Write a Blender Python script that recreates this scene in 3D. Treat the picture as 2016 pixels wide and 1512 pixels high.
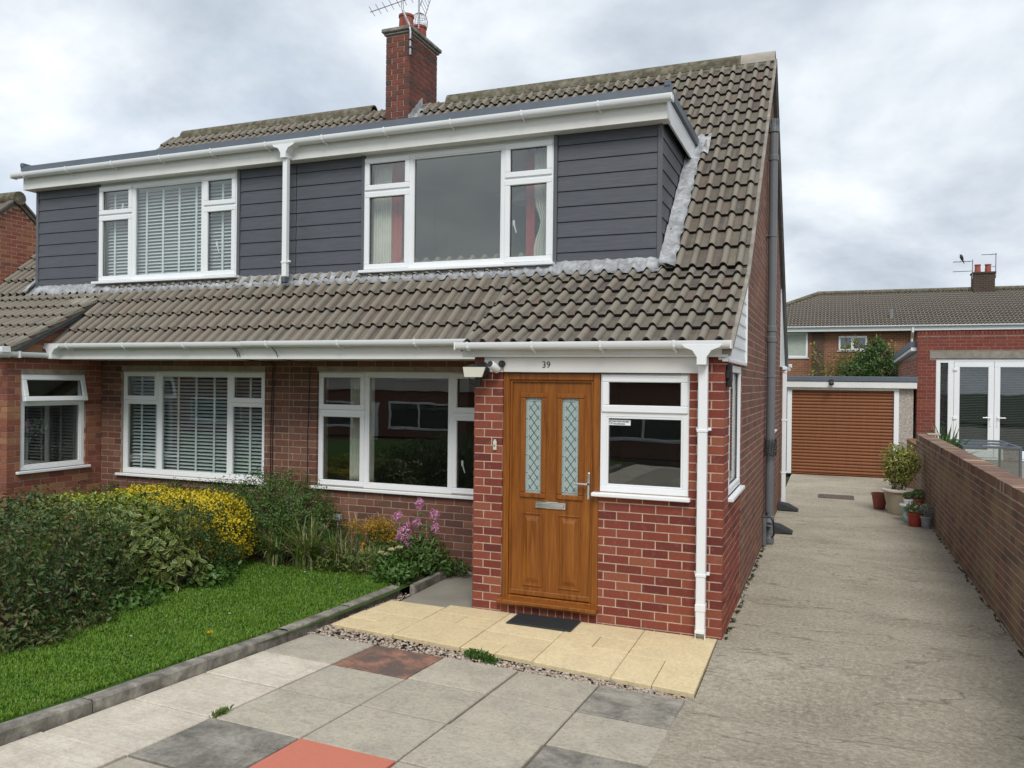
import bpy, math, random
import numpy as np
from mathutils import Matrix, Vector
random.seed(7); rng = np.random.default_rng(7)
for o in list(bpy.data.objects): bpy.data.objects.remove(o)
scene = bpy.context.scene
col = scene.collection
R = math.radians

# ------------------------------------------------------------------ camera
CAM = Vector((3.05325523, -6.73725123, 2.09826706)); YAW, PITCH, ROLL = 0.37868443, -0.00211747, 0.01154289
_f = Vector((-math.sin(YAW)*math.cos(PITCH), math.cos(YAW)*math.cos(PITCH), math.sin(PITCH)))
_r = Vector((math.cos(YAW), math.sin(YAW), 0)); _u = _r.cross(_f)
_r2 = math.cos(ROLL)*_r + math.sin(ROLL)*_u; _u2 = -math.sin(ROLL)*_r + math.cos(ROLL)*_u
cd = bpy.data.cameras.new('camera'); cam = bpy.data.objects.new('camera', cd); col.objects.link(cam)
cam.matrix_world = Matrix(((_r2.x, _u2.x, -_f.x, CAM.x), (_r2.y, _u2.y, -_f.y, CAM.y), (_r2.z, _u2.z, -_f.z, CAM.z), (0, 0, 0, 1)))
cd.sensor_fit = 'HORIZONTAL'; cd.sensor_width = 36; cd.lens = 36*1575/2016; cd.clip_start = .05; cd.clip_end = 2000
scene.camera = cam

# ------------------------------------------------------------------ world: Nishita sky behind a broken overcast
SUN_EL, SUN_DIR = R(48), Vector((.42, -1.0, 0)).normalized()
w = bpy.data.worlds.new('World'); scene.world = w; w.use_nodes = True
nt = w.node_tree; nt.nodes.clear()
def wn(t, **k):
    n = nt.nodes.new(t)
    for a, b in k.items(): setattr(n, a, b)
    return n
wl = nt.links.new
out = wn('ShaderNodeOutputWorld'); bg = wn('ShaderNodeBackground'); wl(bg.outputs[0], out.inputs[0])
sky = wn('ShaderNodeTexSky', sky_type='NISHITA', sun_disc=False, sun_elevation=SUN_EL, sun_rotation=math.atan2(SUN_DIR.x, SUN_DIR.y))
skm = wn('ShaderNodeVectorMath', operation='SCALE'); wl(sky.outputs[0], skm.inputs[0]); skm.inputs[3].default_value = .12
tc = wn('ShaderNodeTexCoord'); sp = wn('ShaderNodeSeparateXYZ'); wl(tc.outputs['Generated'], sp.inputs[0])
def math_n(op, a, b=None, clamp=False):
    n = wn('ShaderNodeMath', operation=op, use_clamp=clamp)
    for i, x in enumerate((a, b)):
        if x is None: continue
        if isinstance(x, (int, float)): n.inputs[i].default_value = x
        else: wl(x, n.inputs[i])
    return n.outputs[0]
zc = math_n('ADD', math_n('MAXIMUM', sp.outputs[2], 0.0), .42)
cb = wn('ShaderNodeCombineXYZ'); wl(math_n('DIVIDE', sp.outputs[0], zc), cb.inputs[0]); wl(math_n('DIVIDE', sp.outputs[1], zc), cb.inputs[1])
def wnoise(scale, detail, rough, off, dist=0):
    mp = wn('ShaderNodeMapping'); mp.inputs['Location'].default_value = off; wl(cb.outputs[0], mp.inputs[0])
    n = wn('ShaderNodeTexNoise'); n.inputs['Scale'].default_value = scale; n.inputs['Detail'].default_value = detail
    n.inputs['Roughness'].default_value = rough; n.inputs['Distortion'].default_value = dist
    wl(mp.outputs[0], n.inputs['Vector']); return n.outputs[0]
def wramp(fac, stops):
    r = wn('ShaderNodeValToRGB'); e = r.color_ramp.elements
    while len(e) < len(stops): e.new(.5)
    for i, (p, c) in enumerate(stops): e[i].position = p; e[i].color = (*c, 1) if len(c) == 3 else c
    wl(fac, r.inputs[0]); return r.outputs[0]
n1 = wnoise(2.3, 10, .56, (3.1, .4, 0), .2)
n2 = wnoise(.55, 3, .5, (7.3, 2.2, 0))
big = math_n('ADD', math_n('MULTIPLY', n1, .66), math_n('MULTIPLY', n2, .34))
cloud = wramp(big, [(.36, (.31, .352, .41)), (.44, (.41, .455, .51)), (.51, (.515, .555, .60)), (.60, (.665, .69, .715))])
cover = wramp(wnoise(.8, 6, .55, (1.2, 5.5, 0), .2), [(.30, (.70, .70, .70)), (.50, (1, 1, 1))])
mx = wn('ShaderNodeMix', data_type='RGBA'); wl(cover, mx.inputs[0]); wl(skm.outputs[0], mx.inputs[6]); wl(cloud, mx.inputs[7])
wl(mx.outputs[2], bg.inputs[0]); bg.inputs[1].default_value = 1.0

sd = bpy.data.lights.new('sun', 'SUN'); sd.energy = 1.5; sd.angle = R(24); sd.color = (1, .965, .92)
so = bpy.data.objects.new('sun', sd); col.objects.link(so)
to_sun = Vector((SUN_DIR.x*math.cos(SUN_EL), SUN_DIR.y*math.cos(SUN_EL), math.sin(SUN_EL)))
so.rotation_euler = to_sun.to_track_quat('Z', 'Y').to_euler(); so.location = (0, -8, 12)

scene.render.engine = 'CYCLES'
vs = scene.view_settings; vs.view_transform = 'Standard'; vs.look = 'None'; vs.exposure = 0.66; vs.gamma = 1; vs.use_curve_mapping = False

# ------------------------------------------------------------------ materials
MATS = {}
class NT:
    def __init__(s, name):
        s.m = bpy.data.materials.new(name); s.m.use_nodes = True; s.t = s.m.node_tree; s.t.nodes.clear()
        s.out = s.n('ShaderNodeOutputMaterial')
    def n(s, t, **k):
        x = s.t.nodes.new(t)
        for a, b in k.items(): setattr(x, a, b)
        return x
    def l(s, a, b): s.t.links.new(a, b)
    def setin(s, sock, v):
        if isinstance(v, (int, float)): sock.default_value = v
        elif isinstance(v, tuple): sock.default_value = (*v, 1) if len(v) == 3 and sock.type == 'RGBA' else v
        else: s.l(v, sock)
    def pos(s):
        if not hasattr(s, '_p'): s._p = s.n('ShaderNodeNewGeometry')
        return s._p.outputs['Position']
    def mapped(s, scale, rot=(0, 0, 0)):
        mp = s.n('ShaderNodeMapping'); mp.inputs['Scale'].default_value = scale if isinstance(scale, tuple) else (scale,)*3
        mp.inputs['Rotation'].default_value = rot; s.l(s.pos(), mp.inputs[0]); return mp.outputs[0]
    def noise(s, scale, detail=4, rough=.55, dist=0, vec=None):
        n = s.n('ShaderNodeTexNoise'); n.inputs['Scale'].default_value = 1 if isinstance(scale, tuple) else scale
        n.inputs['Detail'].default_value = detail; n.inputs['Roughness'].default_value = rough; n.inputs['Distortion'].default_value = dist
        s.l(vec if vec is not None else (s.mapped(scale) if isinstance(scale, tuple) else s.pos()), n.inputs['Vector']); return n.outputs[0]
    def ramp(s, fac, stops, interp='LINEAR'):
        r = s.n('ShaderNodeValToRGB'); r.color_ramp.interpolation = interp; e = r.color_ramp.elements
        while len(e) < len(stops): e.new(.5)
        for i, (p, c) in enumerate(stops):
            e[i].position = p; e[i].color = (c, c, c, 1) if isinstance(c, (int, float)) else (*c, 1)
        s.l(fac, r.inputs[0]); return r.outputs[0]
    def mix(s, fac, a, b, blend='MIX'):
        m = s.n('ShaderNodeMix', data_type='RGBA', blend_type=blend)
        s.setin(m.inputs[0], fac); s.setin(m.inputs[6], a); s.setin(m.inputs[7], b); return m.outputs[2]
    def math(s, op, a, b=0.0, clamp=False):
        m = s.n('ShaderNodeMath', operation=op, use_clamp=clamp); s.setin(m.inputs[0], a); s.setin(m.inputs[1], b); return m.outputs[0]
    def rnd(s):
        oi = s.n('ShaderNodeObjectInfo'); g = s.n('ShaderNodeNewGeometry')
        return s.math('FRACT', s.math('ADD', oi.outputs['Random'], g.outputs['Random Per Island']))
    def bump(s, h, strength=.3, dist=.01, normal=None):
        b = s.n('ShaderNodeBump'); b.inputs['Strength'].default_value = strength; b.inputs['Distance'].default_value = dist
        s.l(h, b.inputs['Height'])
        if normal is not None: s.l(normal, b.inputs['Normal'])
        return b.outputs[0]
    def principled(s, color, rough=.6, normal=None, metallic=0, spec=.5, **k):
        p = s.n('ShaderNodeBsdfPrincipled'); s.setin(p.inputs['Base Color'], color); s.setin(p.inputs['Roughness'], rough)
        p.inputs['Metallic'].default_value = metallic; p.inputs['Specular IOR Level'].default_value = spec
        if normal is not None: s.l(normal, p.inputs['Normal'])
        return p.outputs[0]
    def done(s, sh): s.l(sh, s.out.inputs[0]); MATS[s.m.name] = s.m; return s.m

def plain(name, c, rough=.5, var=.12, nscale=6, bump=0, bscale=60, metallic=0, spec=.5, dirt=None):
    t = NT(name); n = t.noise(nscale, 5, .6)
    a = tuple(x*(1-var) for x in c); b = tuple(min(1, x*(1+var)) for x in c)
    cc = t.ramp(n, [(.3, a), (.7, b)])
    if dirt: cc = t.mix(t.ramp(t.noise(dirt[1], 6, .65), [(dirt[2], 0), (dirt[3], dirt[4])]), cc, dirt[0])
    nm = t.bump(t.noise(bscale, 4, .6), bump, .004) if bump else None
    return t.done(t.principled(cc, rough, nm, metallic, spec))

def brick_mat(name, cols, grain=.4, soot=None, rough=.85):
    t = NT(name); r = t.rnd(); k = len(cols)
    base = t.ramp(r, [(i/(k-1), c) for i, c in enumerate(cols)])
    sp = t.noise(55, 5, .7); base = t.mix(t.ramp(sp, [(.35, 0), (.75, .55)]), base, t.mix(1, base, (.55, .5, .5), 'MULTIPLY'))
    pale = t.noise(14, 6, .7); base = t.mix(t.ramp(pale, [(.56, 0), (.78, .35)]), base, (.42, .27, .21))
    if soot: base = t.mix(t.ramp(t.noise(soot[1], 5, .6), [(soot[2], 0), (soot[3], soot[4])]), base, soot[0])
    nm = t.bump(t.noise(110, 5, .7), grain, .003); nm = t.bump(t.noise(25, 4, .6), .35, .004, nm)
    return t.done(t.principled(base, rough, nm, spec=.25))

M_brick_porch = brick_mat('brick_red', [(.17, .042, .030), (.24, .060, .039), (.275, .078, .047), (.215, .050, .036), (.14, .034, .029), (.25, .066, .043), (.29, .098, .056)])
M_brick_house = brick_mat('brick_brown_red', [(.15, .074, .053), (.205, .092, .061), (.175, .072, .050), (.25, .125, .08), (.13, .062, .049), (.21, .083, .055), (.18, .096, .069)], soot=((.09, .065, .055), 2.0, .5, .8, .5))
M_brick_wing = brick_mat('brick_weathered', [(.23, .075, .05), (.31, .12, .07), (.26, .075, .05), (.37, .19, .10), (.28, .09, .06), (.22, .075, .06), (.33, .14, .08)], soot=((.30, .20, .17), 5, .55, .8, .55))
M_brick_wall = brick_mat('brick_garden', [(.22, .115, .085), (.165, .10, .085), (.26, .15, .105), (.20, .13, .10), (.125, .085, .078), (.24, .12, .09)], soot=((.31, .245, .13), 1.8, .44, .66, .65))
M_brick_ext = brick_mat('brick_dark_red', [(.17, .042, .032), (.22, .055, .038), (.19, .05, .04), (.25, .07, .045), (.15, .04, .034)])
M_brick_soot = brick_mat('brick_chimney', [(.19, .065, .05), (.24, .08, .055), (.13, .055, .045), (.22, .07, .05), (.085, .06, .05)], soot=((.06, .05, .045), 3, .45, .7, .5))

def mortar(name, c):
    return plain(name, c, .95, .25, 9, .6, 150, spec=.15)
M_mortar_pale = mortar('mortar_pale', (.50, .38, .29)); M_mortar = mortar('mortar', (.33, .27, .215)); M_mortar_dark = mortar('mortar_dark', (.23, .185, .15)); M_mortar_wall = mortar('mortar_wall', (.40, .34, .27))
M_cement = plain('cement', (.27, .25, .215), .95, .25, 7, .6, 90, spec=.15, dirt=((.16, .15, .12), 3, .45, .75, .6))
M_upvc = plain('white_upvc', (.80, .82, .83), .28, .02, 2, spec=.5)
M_upvc_cream = plain('white_fascia', (.74, .735, .70), .35, .05, 1.5, dirt=((.50, .48, .43), 2.2, .52, .8, .28))
M_gasket = plain('window_seal', (.03, .03, .032), .6)
M_clad_white = plain('white_cladding', (.74, .76, .78), .35, .05, 5, .15, 40)
M_grey_pvc = plain('grey_pipe_plastic', (.135, .142, .15), .4, .06, 3, dirt=((.22, .215, .20), 8, .55, .8, .35))
M_black = plain('black_plastic', (.018, .018, .02), .45)
M_rubber = plain('black_rubber', (.022, .025, .027), .75, .2, 40, .4, 220)
M_chrome = plain('chrome', (.75, .76, .77), .14, .03, metallic=1)
M_steel = plain('weathered_steel', (.32, .32, .33), .4, .2, 20, metallic=.9)
M_felt = plain('roof_felt', (.105, .12, .14), .8, .18, 12, .5, 140)
M_leadtrim = plain('dark_roof_trim', (.10, .12, .145), .55, .1, 4)
M_clay = plain('red_clay', (.33, .085, .055), .75, .2, 14, .3, 80)
M_conc = plain('kerb_concrete', (.29, .27, .23), .95, .35, 14, 1, 60, spec=.15, dirt=((.085, .08, .065), 6, .40, .66, .8))
M_soil = plain('soil', (.055, .042, .03), 1, .35, 20, 1, 60, spec=.1)
M_gapsoil = plain('joint_soil', (.022, .02, .016), 1, .3, 20, .8, 60, spec=.05)
M_tan = plain('tan_plastic', (.40, .35, .26), .5, .08, 5)
M_cream_rim = plain('cream_plastic', (.62, .58, .48), .5, .06, 5)
M_terracotta = plain('terracotta_pot', (.26, .075, .05), .7, .12, 9)
M_redpot = plain('red_plastic', (.36, .045, .035), .4, .06, 5)
M_greypot = plain('galvanised_grey', (.33, .36, .39), .45, .1, 8)
M_turq = plain('turquoise_print', (.20, .47, .48), .5, .2, 18, dirt=((.68, .72, .70), 9, .5, .56, .9))
M_interior = plain('interior_wall', (.30, .29, .26), .9, .05, 2)
M_interior_pale = plain('interior_pale_wall', (.60, .62, .56), .9, .05, 2)
M_interior_dark = plain('interior_dim', (.085, .085, .08), .9, .05, 2)
M_blind = plain('blind_slat', (.66, .70, .72), .5, .03)
M_blind_dark = plain('dark_blind_slat', (.13, .15, .17), .5, .05)
M_tape = plain('blind_tape', (.74, .78, .80), .7, .03)
M_curtain = plain('curtain_cream', (.66, .64, .57), .9, .08, 8)
M_curtain_red = plain('curtain_red', (.50, .12, .11), .9, .08, 8)
M_stem = plain('plant_stem', (.10, .13, .05), .8)
M_bark = plain('shrub_twig', (.12, .085, .06), .9, .3, 30)
M_dry = plain('dry_stalk', (.38, .29, .16), .9, .2, 30)

def lead():
    t = NT('lead_sheet'); n = t.noise(9, 6, .7, .4)
    c = t.ramp(n, [(.3, (.15, .155, .16)), (.5, (.31, .32, .33)), (.7, (.52, .525, .53))])
    return t.done(t.principled(c, .65, t.bump(t.noise(22, 5, .6), .6, .012)))
M_lead = lead()
def siding():
    t = NT('grey_wood_siding'); g = t.noise((3.5, 3.5, 60), 5, .65, .6)
    c = t.ramp(g, [(.3, (.062, .067, .080)), (.7, (.098, .104, .121))])
    v = t.rnd(); c = t.mix(t.math('MULTIPLY', v, .25), c, (.062, .067, .08))
    return t.done(t.principled(c, .52, t.bump(g, .45, .004)))
M_siding = siding()
M_siding_trim = plain('grey_trim', (.10, .105, .118), .5, .06)
def oak(name, a, b, c, rough=.38):
    t = NT(name); g = t.noise((22, 22, 1.1), 6, .62, 1.2); f = t.noise((160, 160, 4), 4, .6)
    cc = t.ramp(g, [(.28, a), (.5, b), (.72, c)]); cc = t.mix(t.ramp(f, [(.35, .5), (.6, 0)]), cc, a)
    return t.done(t.principled(cc, rough, t.bump(f, .15, .002)))
M_oak = oak('golden_oak', (.13, .036, .004), (.255, .082, .009), (.335, .12, .015))
M_garage_slat = oak('roller_slat', (.17, .055, .016), (.22, .074, .021), (.26, .09, .027), .5)

def tile_mat(name, cols):
    t = NT(name); r = t.rnd(); k = len(cols)
    base = t.ramp(r, [(i/(k-1), c) for i, c in enumerate(cols)])
    base = t.mix(t.ramp(t.noise(7, 6, .65), [(.38, 0), (.7, .5)]), base, (.23, .205, .16))
    base = t.mix(t.ramp(t.noise(42, 6, .75), [(.46, 0), (.66, .7)]), base, (.105, .092, .078))
    base = t.mix(t.ramp(t.noise(26, 5, .7), [(.66, 0), (.74, .75)]), base, (.40, .385, .335))
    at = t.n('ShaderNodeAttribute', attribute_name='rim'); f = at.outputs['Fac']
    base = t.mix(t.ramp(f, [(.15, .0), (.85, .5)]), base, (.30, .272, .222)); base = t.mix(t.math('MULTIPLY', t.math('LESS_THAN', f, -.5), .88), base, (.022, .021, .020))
    return t.done(t.principled(base, .95, t.bump(t.noise(150, 5, .75), .7, .004), spec=.15))
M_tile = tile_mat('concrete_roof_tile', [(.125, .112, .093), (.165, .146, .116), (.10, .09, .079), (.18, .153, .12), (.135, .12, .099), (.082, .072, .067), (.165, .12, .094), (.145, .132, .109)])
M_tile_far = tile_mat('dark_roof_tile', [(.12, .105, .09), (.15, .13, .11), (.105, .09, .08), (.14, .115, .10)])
M_ridge = plain('ridge_tile', (.17, .155, .115), .95, .4, 14, 1, 60, spec=.15, dirt=((.075, .07, .045), 9, .42, .62, .85))
M_ridge_new = plain('new_ridge_tile', (.36, .325, .28), .9, .1, 12, .5, 80, spec=.15)

def flag_mat(name, cols, lines=0, stain=(.20, .185, .16), spot=.45, sfac=.55, sr=(.40, .64)):
    t = NT(name); k = len(cols)
    c = t.ramp(t.rnd(), [(i/(k-1), q) for i, q in enumerate(cols)])
    c = t.mix(t.ramp(t.noise(4.2, 8, .72, .4), [(sr[0], 0), (sr[1], sfac)]), c, stain)
    agg = t.noise(34, 9, .95)
    c = t.mix(t.ramp(agg, [(.38, spot), (.50, 0)]), c, tuple(x*.62 for x in stain))
    c = t.mix(t.ramp(agg, [(.53, 0), (.68, .55)]), c, tuple(min(.8, x*1.25) for x in cols[-1]))
    nm = t.bump(agg, .7, .007)
    if lines: nm = t.bump(t.noise((3, 46, 3), 4, .6), .5, .006, nm); c = t.mix(t.ramp(t.noise((2.2, 40, 2), 5, .6), [(.52, 0), (.74, .3)]), c, (.36, .28, .21))
    return t.done(t.principled(c, .92, nm, spec=.2))
M_flag_grey = flag_mat('flag_grey', [(.52, .468, .372), (.46, .415, .33), (.56, .508, .405)], 0, (.31, .285, .235), .75, .6)
M_flag_cream = flag_mat('flag_cream', [(.68, .62, .51), (.63, .57, .47), (.71, .65, .54)], 1, (.40, .345, .275), .55, .55)
M_flag_dark = flag_mat('flag_dark', [(.36, .335, .285), (.40, .37, .31), (.34, .315, .265)], 0, (.13, .122, .105), .6, .9)
M_flag_red = flag_mat('flag_weathered_red', [(.46, .215, .14), (.43, .195, .13)], 0, (.135, .105, .09), .6, .97, (.33, .55))
M_flag_salmon = flag_mat('flag_salmon', [(.60, .20, .135), (.57, .19, .13)], 0, (.48, .19, .13), .12, .25)
M_patio = flag_mat('flag_yellow', [(.74, .60, .36), (.70, .565, .335), (.77, .63, .385)], 0, (.56, .45, .28), .65, .5)
def drive():
    t = NT('drive_concrete')
    c = t.ramp(t.noise(1.1, 7, .62), [(.3, (.32, .285, .22)), (.5, (.385, .345, .268)), (.7, (.455, .41, .322))])
    band = t.noise((.8, 2.0, 1), 7, .7, .6)
    c = t.mix(t.ramp(band, [(.47, 0), (.72, .5)]), c, (.225, .195, .15))
    agg = t.noise(27, 9, .95); c = t.mix(t.ramp(agg, [(.36, .9), (.49, 0)]), c, (.105, .092, .07)); c = t.mix(t.ramp(agg, [(.52, 0), (.64, .85)]), c, (.72, .65, .52))
    tam = t.noise((6, 20, 2), 7, .75, 1.0); c = t.mix(t.ramp(tam, [(.58, 0), (.72, .35)]), c, (.24, .21, .165))
    crk = t.noise((.35, 1.5, 1), 4, .6, .5); crk = t.math('ABSOLUTE', t.math('SUBTRACT', crk, .5)); c = t.mix(t.ramp(crk, [(.0, .7), (.006, 0)]), c, (.13, .115, .095))
    nm = t.bump(agg, .8, .010); nm = t.bump(tam, .7, .014, nm)
    return t.done(t.principled(c, .95, nm, spec=.15))
M_drive = drive()
M_path = plain('path_concrete', (.27, .25, .205), .95, .2, 5, .7, 90, spec=.15, dirt=((.16, .145, .12), 2.5, .45, .7, .6))
def pebble():
    t = NT('pebble'); c = t.ramp(t.rnd(), [(0, (.30, .23, .17)), (.2, (.42, .34, .26)), (.4, (.22, .19, .16)), (.6, (.50, .43, .35)), (.8, (.36, .25, .19)), (1, (.58, .54, .48))])
    return t.done(t.principled(c, .7, t.bump(t.noise(120, 3, .6), .3, .002), spec=.3))
M_pebble = pebble()
def pebbledash():
    t = NT('pebbledash'); v = t.n('ShaderNodeTexVoronoi'); v.inputs['Scale'].default_value = 55; t.l(t.pos(), v.inputs['Vector'])
    c = t.ramp(v.outputs['Color'], [(0, (.22, .19, .165)), (.35, (.36, .31, .27)), (.65, (.46, .41, .36)), (1, (.55, .52, .48))])
    inv = t.math('SUBTRACT', 1.0, v.outputs['Distance'])
    return t.done(t.principled(c, .9, t.bump(inv, .8, .012), spec=.2))
M_dash = pebbledash()
def grass_m():
    t = NT('grass_blade'); c = t.ramp(t.rnd(), [(0, (.085, .19, .016)), (.35, (.12, .25, .022)), (.7, (.165, .31, .03)), (.93, (.22, .34, .05)), (1, (.32, .30, .10))])
    c = t.mix(t.ramp(t.noise(2.2, 4, .6), [(.4, 0), (.7, .45)]), c, (.085, .185, .018))
    d = t.n('ShaderNodeBsdfTranslucent'); t.setin(d.inputs[0], c); p = t.principled(c, .5, spec=.3)
    m = t.n('ShaderNodeMixShader'); m.inputs[0].default_value = .3; t.l(p, m.inputs[1]); t.l(d.outputs[0], m.inputs[2]); return t.done(m.outputs[0])
M_grass = grass_m()
M_turf = plain('lawn_turf', (.045, .085, .018), 1, .3, 14, .8, 90, spec=.1)
def leaf_m(name, cols, rim=None, rough=.42, trans=.22, patch=None):
    t = NT(name); k = len(cols); c = t.ramp(t.rnd(), [(i/(k-1), q) for i, q in enumerate(cols)])
    if patch: c = t.mix(t.ramp(t.noise(patch[1], 3, .5), [(patch[2], 0), (patch[3], patch[4])]), c, patch[0])
    if rim:
        a = t.n('ShaderNodeAttribute', attribute_name='rim'); c = t.mix(t.ramp(a.outputs['Fac'], [(.62, 0), (.92, 1)]), c, rim)
    d = t.n('ShaderNodeBsdfTranslucent'); t.setin(d.inputs[0], c); p = t.principled(c, rough, spec=.4)
    m = t.n('ShaderNodeMixShader'); m.inputs[0].default_value = trans; t.l(p, m.inputs[1]); t.l(d.outputs[0], m.inputs[2]); return t.done(m.outputs[0])
M_leaf_dark = leaf_m('leaf_dark_green', [(.022, .055, .014), (.04, .09, .022), (.06, .12, .028), (.03, .07, .02)])
M_leaf_conifer = leaf_m('leaf_shrub_green', [(.035, .08, .014), (.065, .125, .022), (.10, .175, .032), (.05, .10, .02)])
M_leaf_red = leaf_m('leaf_bronze_green', [(.04, .075, .022), (.075, .12, .03), (.10, .12, .035), (.05, .095, .025), (.17, .12, .045), (.08, .13, .038), (.11, .16, .045), (.06, .11, .03)], patch=((.17, .15, .05), 3.5, .54, .74, .5))
M_leaf_varieg = leaf_m('leaf_variegated', [(.05, .10, .02), (.08, .14, .025), (.065, .12, .022)], (.46, .46, .15))
M_leaf_gold = leaf_m('leaf_gold', [(.78, .58, .02), (.84, .66, .03), (.62, .47, .02), (.86, .72, .06), (.55, .42, .03)], trans=.35)
M_leaf_lime = leaf_m('leaf_lime', [(.30, .36, .04), (.40, .44, .06), (.24, .31, .035)])
M_leaf_mid = leaf_m('leaf_mid_green', [(.05, .12, .02), (.075, .155, .028), (.10, .19, .04), (.06, .13, .02)])
M_leaf_strap = leaf_m('leaf_strap', [(.06, .13, .02), (.09, .18, .03), (.12, .20, .04), (.24, .21, .07), (.07, .14, .025)])
M_leaf_ivy = leaf_m('leaf_climber', [(.035, .085, .02), (.06, .12, .026), (.09, .165, .035), (.045, .10, .022)])
M_leaf_pot = leaf_m('leaf_pot_plant', [(.16, .20, .03), (.24, .28, .05), (.36, .35, .08), (.12, .17, .03), (.50, .44, .14)])
M_flower_pink = leaf_m('petal_pink', [(.68, .27, .46), (.74, .40, .57), (.60, .20, .40), (.80, .55, .68)], trans=.3)
M_flower_gold = leaf_m('petal_ochre', [(.36, .22, .02), (.46, .29, .03), (.30, .18, .025)])
M_flower_cream = leaf_m('petal_cream', [(.62, .60, .36), (.70, .66, .42)])
M_flower_yellow = leaf_m('petal_yellow', [(.80, .62, .02), (.78, .55, .02)])
M_flower_orange = leaf_m('petal_orange', [(.70, .32, .02), (.75, .42, .03)])
M_flower_white = leaf_m('petal_white', [(.75, .75, .72), (.7, .7, .68)])
M_silver = leaf_m('leaf_silver', [(.25, .30, .25), (.34, .38, .33)])

def glass_m(name, tint=(.945, .975, .962), base=.10):
    t = NT(name); g_ = t.n('ShaderNodeNewGeometry'); dp_ = t.n('ShaderNodeVectorMath', operation='DOT_PRODUCT')
    t.l(g_.outputs['Normal'], dp_.inputs[0]); t.l(g_.outputs['Incoming'], dp_.inputs[1])
    c_ = t.math('SUBTRACT', 1.0, t.math('ABSOLUTE', dp_.outputs['Value']), True)
    fac = t.math('ADD', t.math('MULTIPLY', t.math('POWER', c_, 5.0), 1-base), base, True)
    tr = t.n('ShaderNodeBsdfTransparent'); t.setin(tr.inputs[0], tint); g = t.n('ShaderNodeBsdfGlossy'); g.inputs['Roughness'].default_value = .0
    b = t.bump(t.noise(1.4, 2, .5), .06, .02); t.l(b, g.inputs['Normal'])
    m = t.n('ShaderNodeMixShader'); t.l(fac, m.inputs[0]); t.l(tr.outputs[0], m.inputs[1]); t.l(g.outputs[0], m.inputs[2]); return t.done(m.outputs[0])
M_glass = glass_m('window_glass')
def frosted():
    t = NT('frosted_glass'); return t.done(t.principled((.33, .42, .41), .32, t.bump(t.noise(120, 3, .6), .25, .002), spec=.6))
M_frost = frosted()
M_poly = glass_m('greenhouse_glass', (.80, .84, .82), .22)
M_leadcame = plain('lead_came', (.10, .13, .12), .5, .1, metallic=.3)
M_came_bright = plain('border_came', (.62, .66, .64), .4, .1, metallic=.4)
M_sticker = plain('sticker_white', (.78, .80, .82), .5, .02)
M_ink = plain('print_dark', (.02, .025, .04), .6)
M_lampglass = plain('floodlight_lens', (.52, .50, .40), .3, .05)
M_road = plain('asphalt', (.055, .055, .057), .9, .25, 12, .8, 120, spec=.2)
M_pave = plain('pavement', (.24, .23, .21), .9, .2, 6, .5, 80)
M_render_white = plain('cream_render', (.60, .56, .48), .9, .06, 4, .3, 80)
M_far_ground = plain('far_ground', (.05, .065, .028), 1, .3, .6, spec=.1)
def brick_tex(name, c1, c2, mort):
    t = NT(name); tc_ = t.n('ShaderNodeTexCoord'); b = t.n('ShaderNodeTexBrick')
    sx = t.n('ShaderNodeSeparateXYZ'); t.l(t.pos(), sx.inputs[0]); cx = t.n('ShaderNodeCombineXYZ')
    t.l(t.math('ADD', sx.outputs[0], sx.outputs[1]), cx.inputs[0]); t.l(sx.outputs[2], cx.inputs[1]); t.l(cx.outputs[0], b.inputs['Vector'])
    b.inputs['Color1'].default_value = (*c1, 1); b.inputs['Color2'].default_value = (*c2, 1); b.inputs['Mortar'].default_value = (*mort, 1)
    b.inputs['Scale'].default_value = 1; b.inputs['Mortar Size'].default_value = .006; b.inputs['Brick Width'].default_value = .23; b.inputs['Row Height'].default_value = .081
    return t.done(t.principled(b.outputs[0], .9, spec=.2))
M_brick_far = brick_tex('far_brick', (.25, .115, .06), (.19, .075, .045), (.30, .24, .18))
M_brick_opp = brick_tex('opposite_brick', (.21, .09, .06), (.17, .07, .05), (.28, .23, .19))

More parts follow.
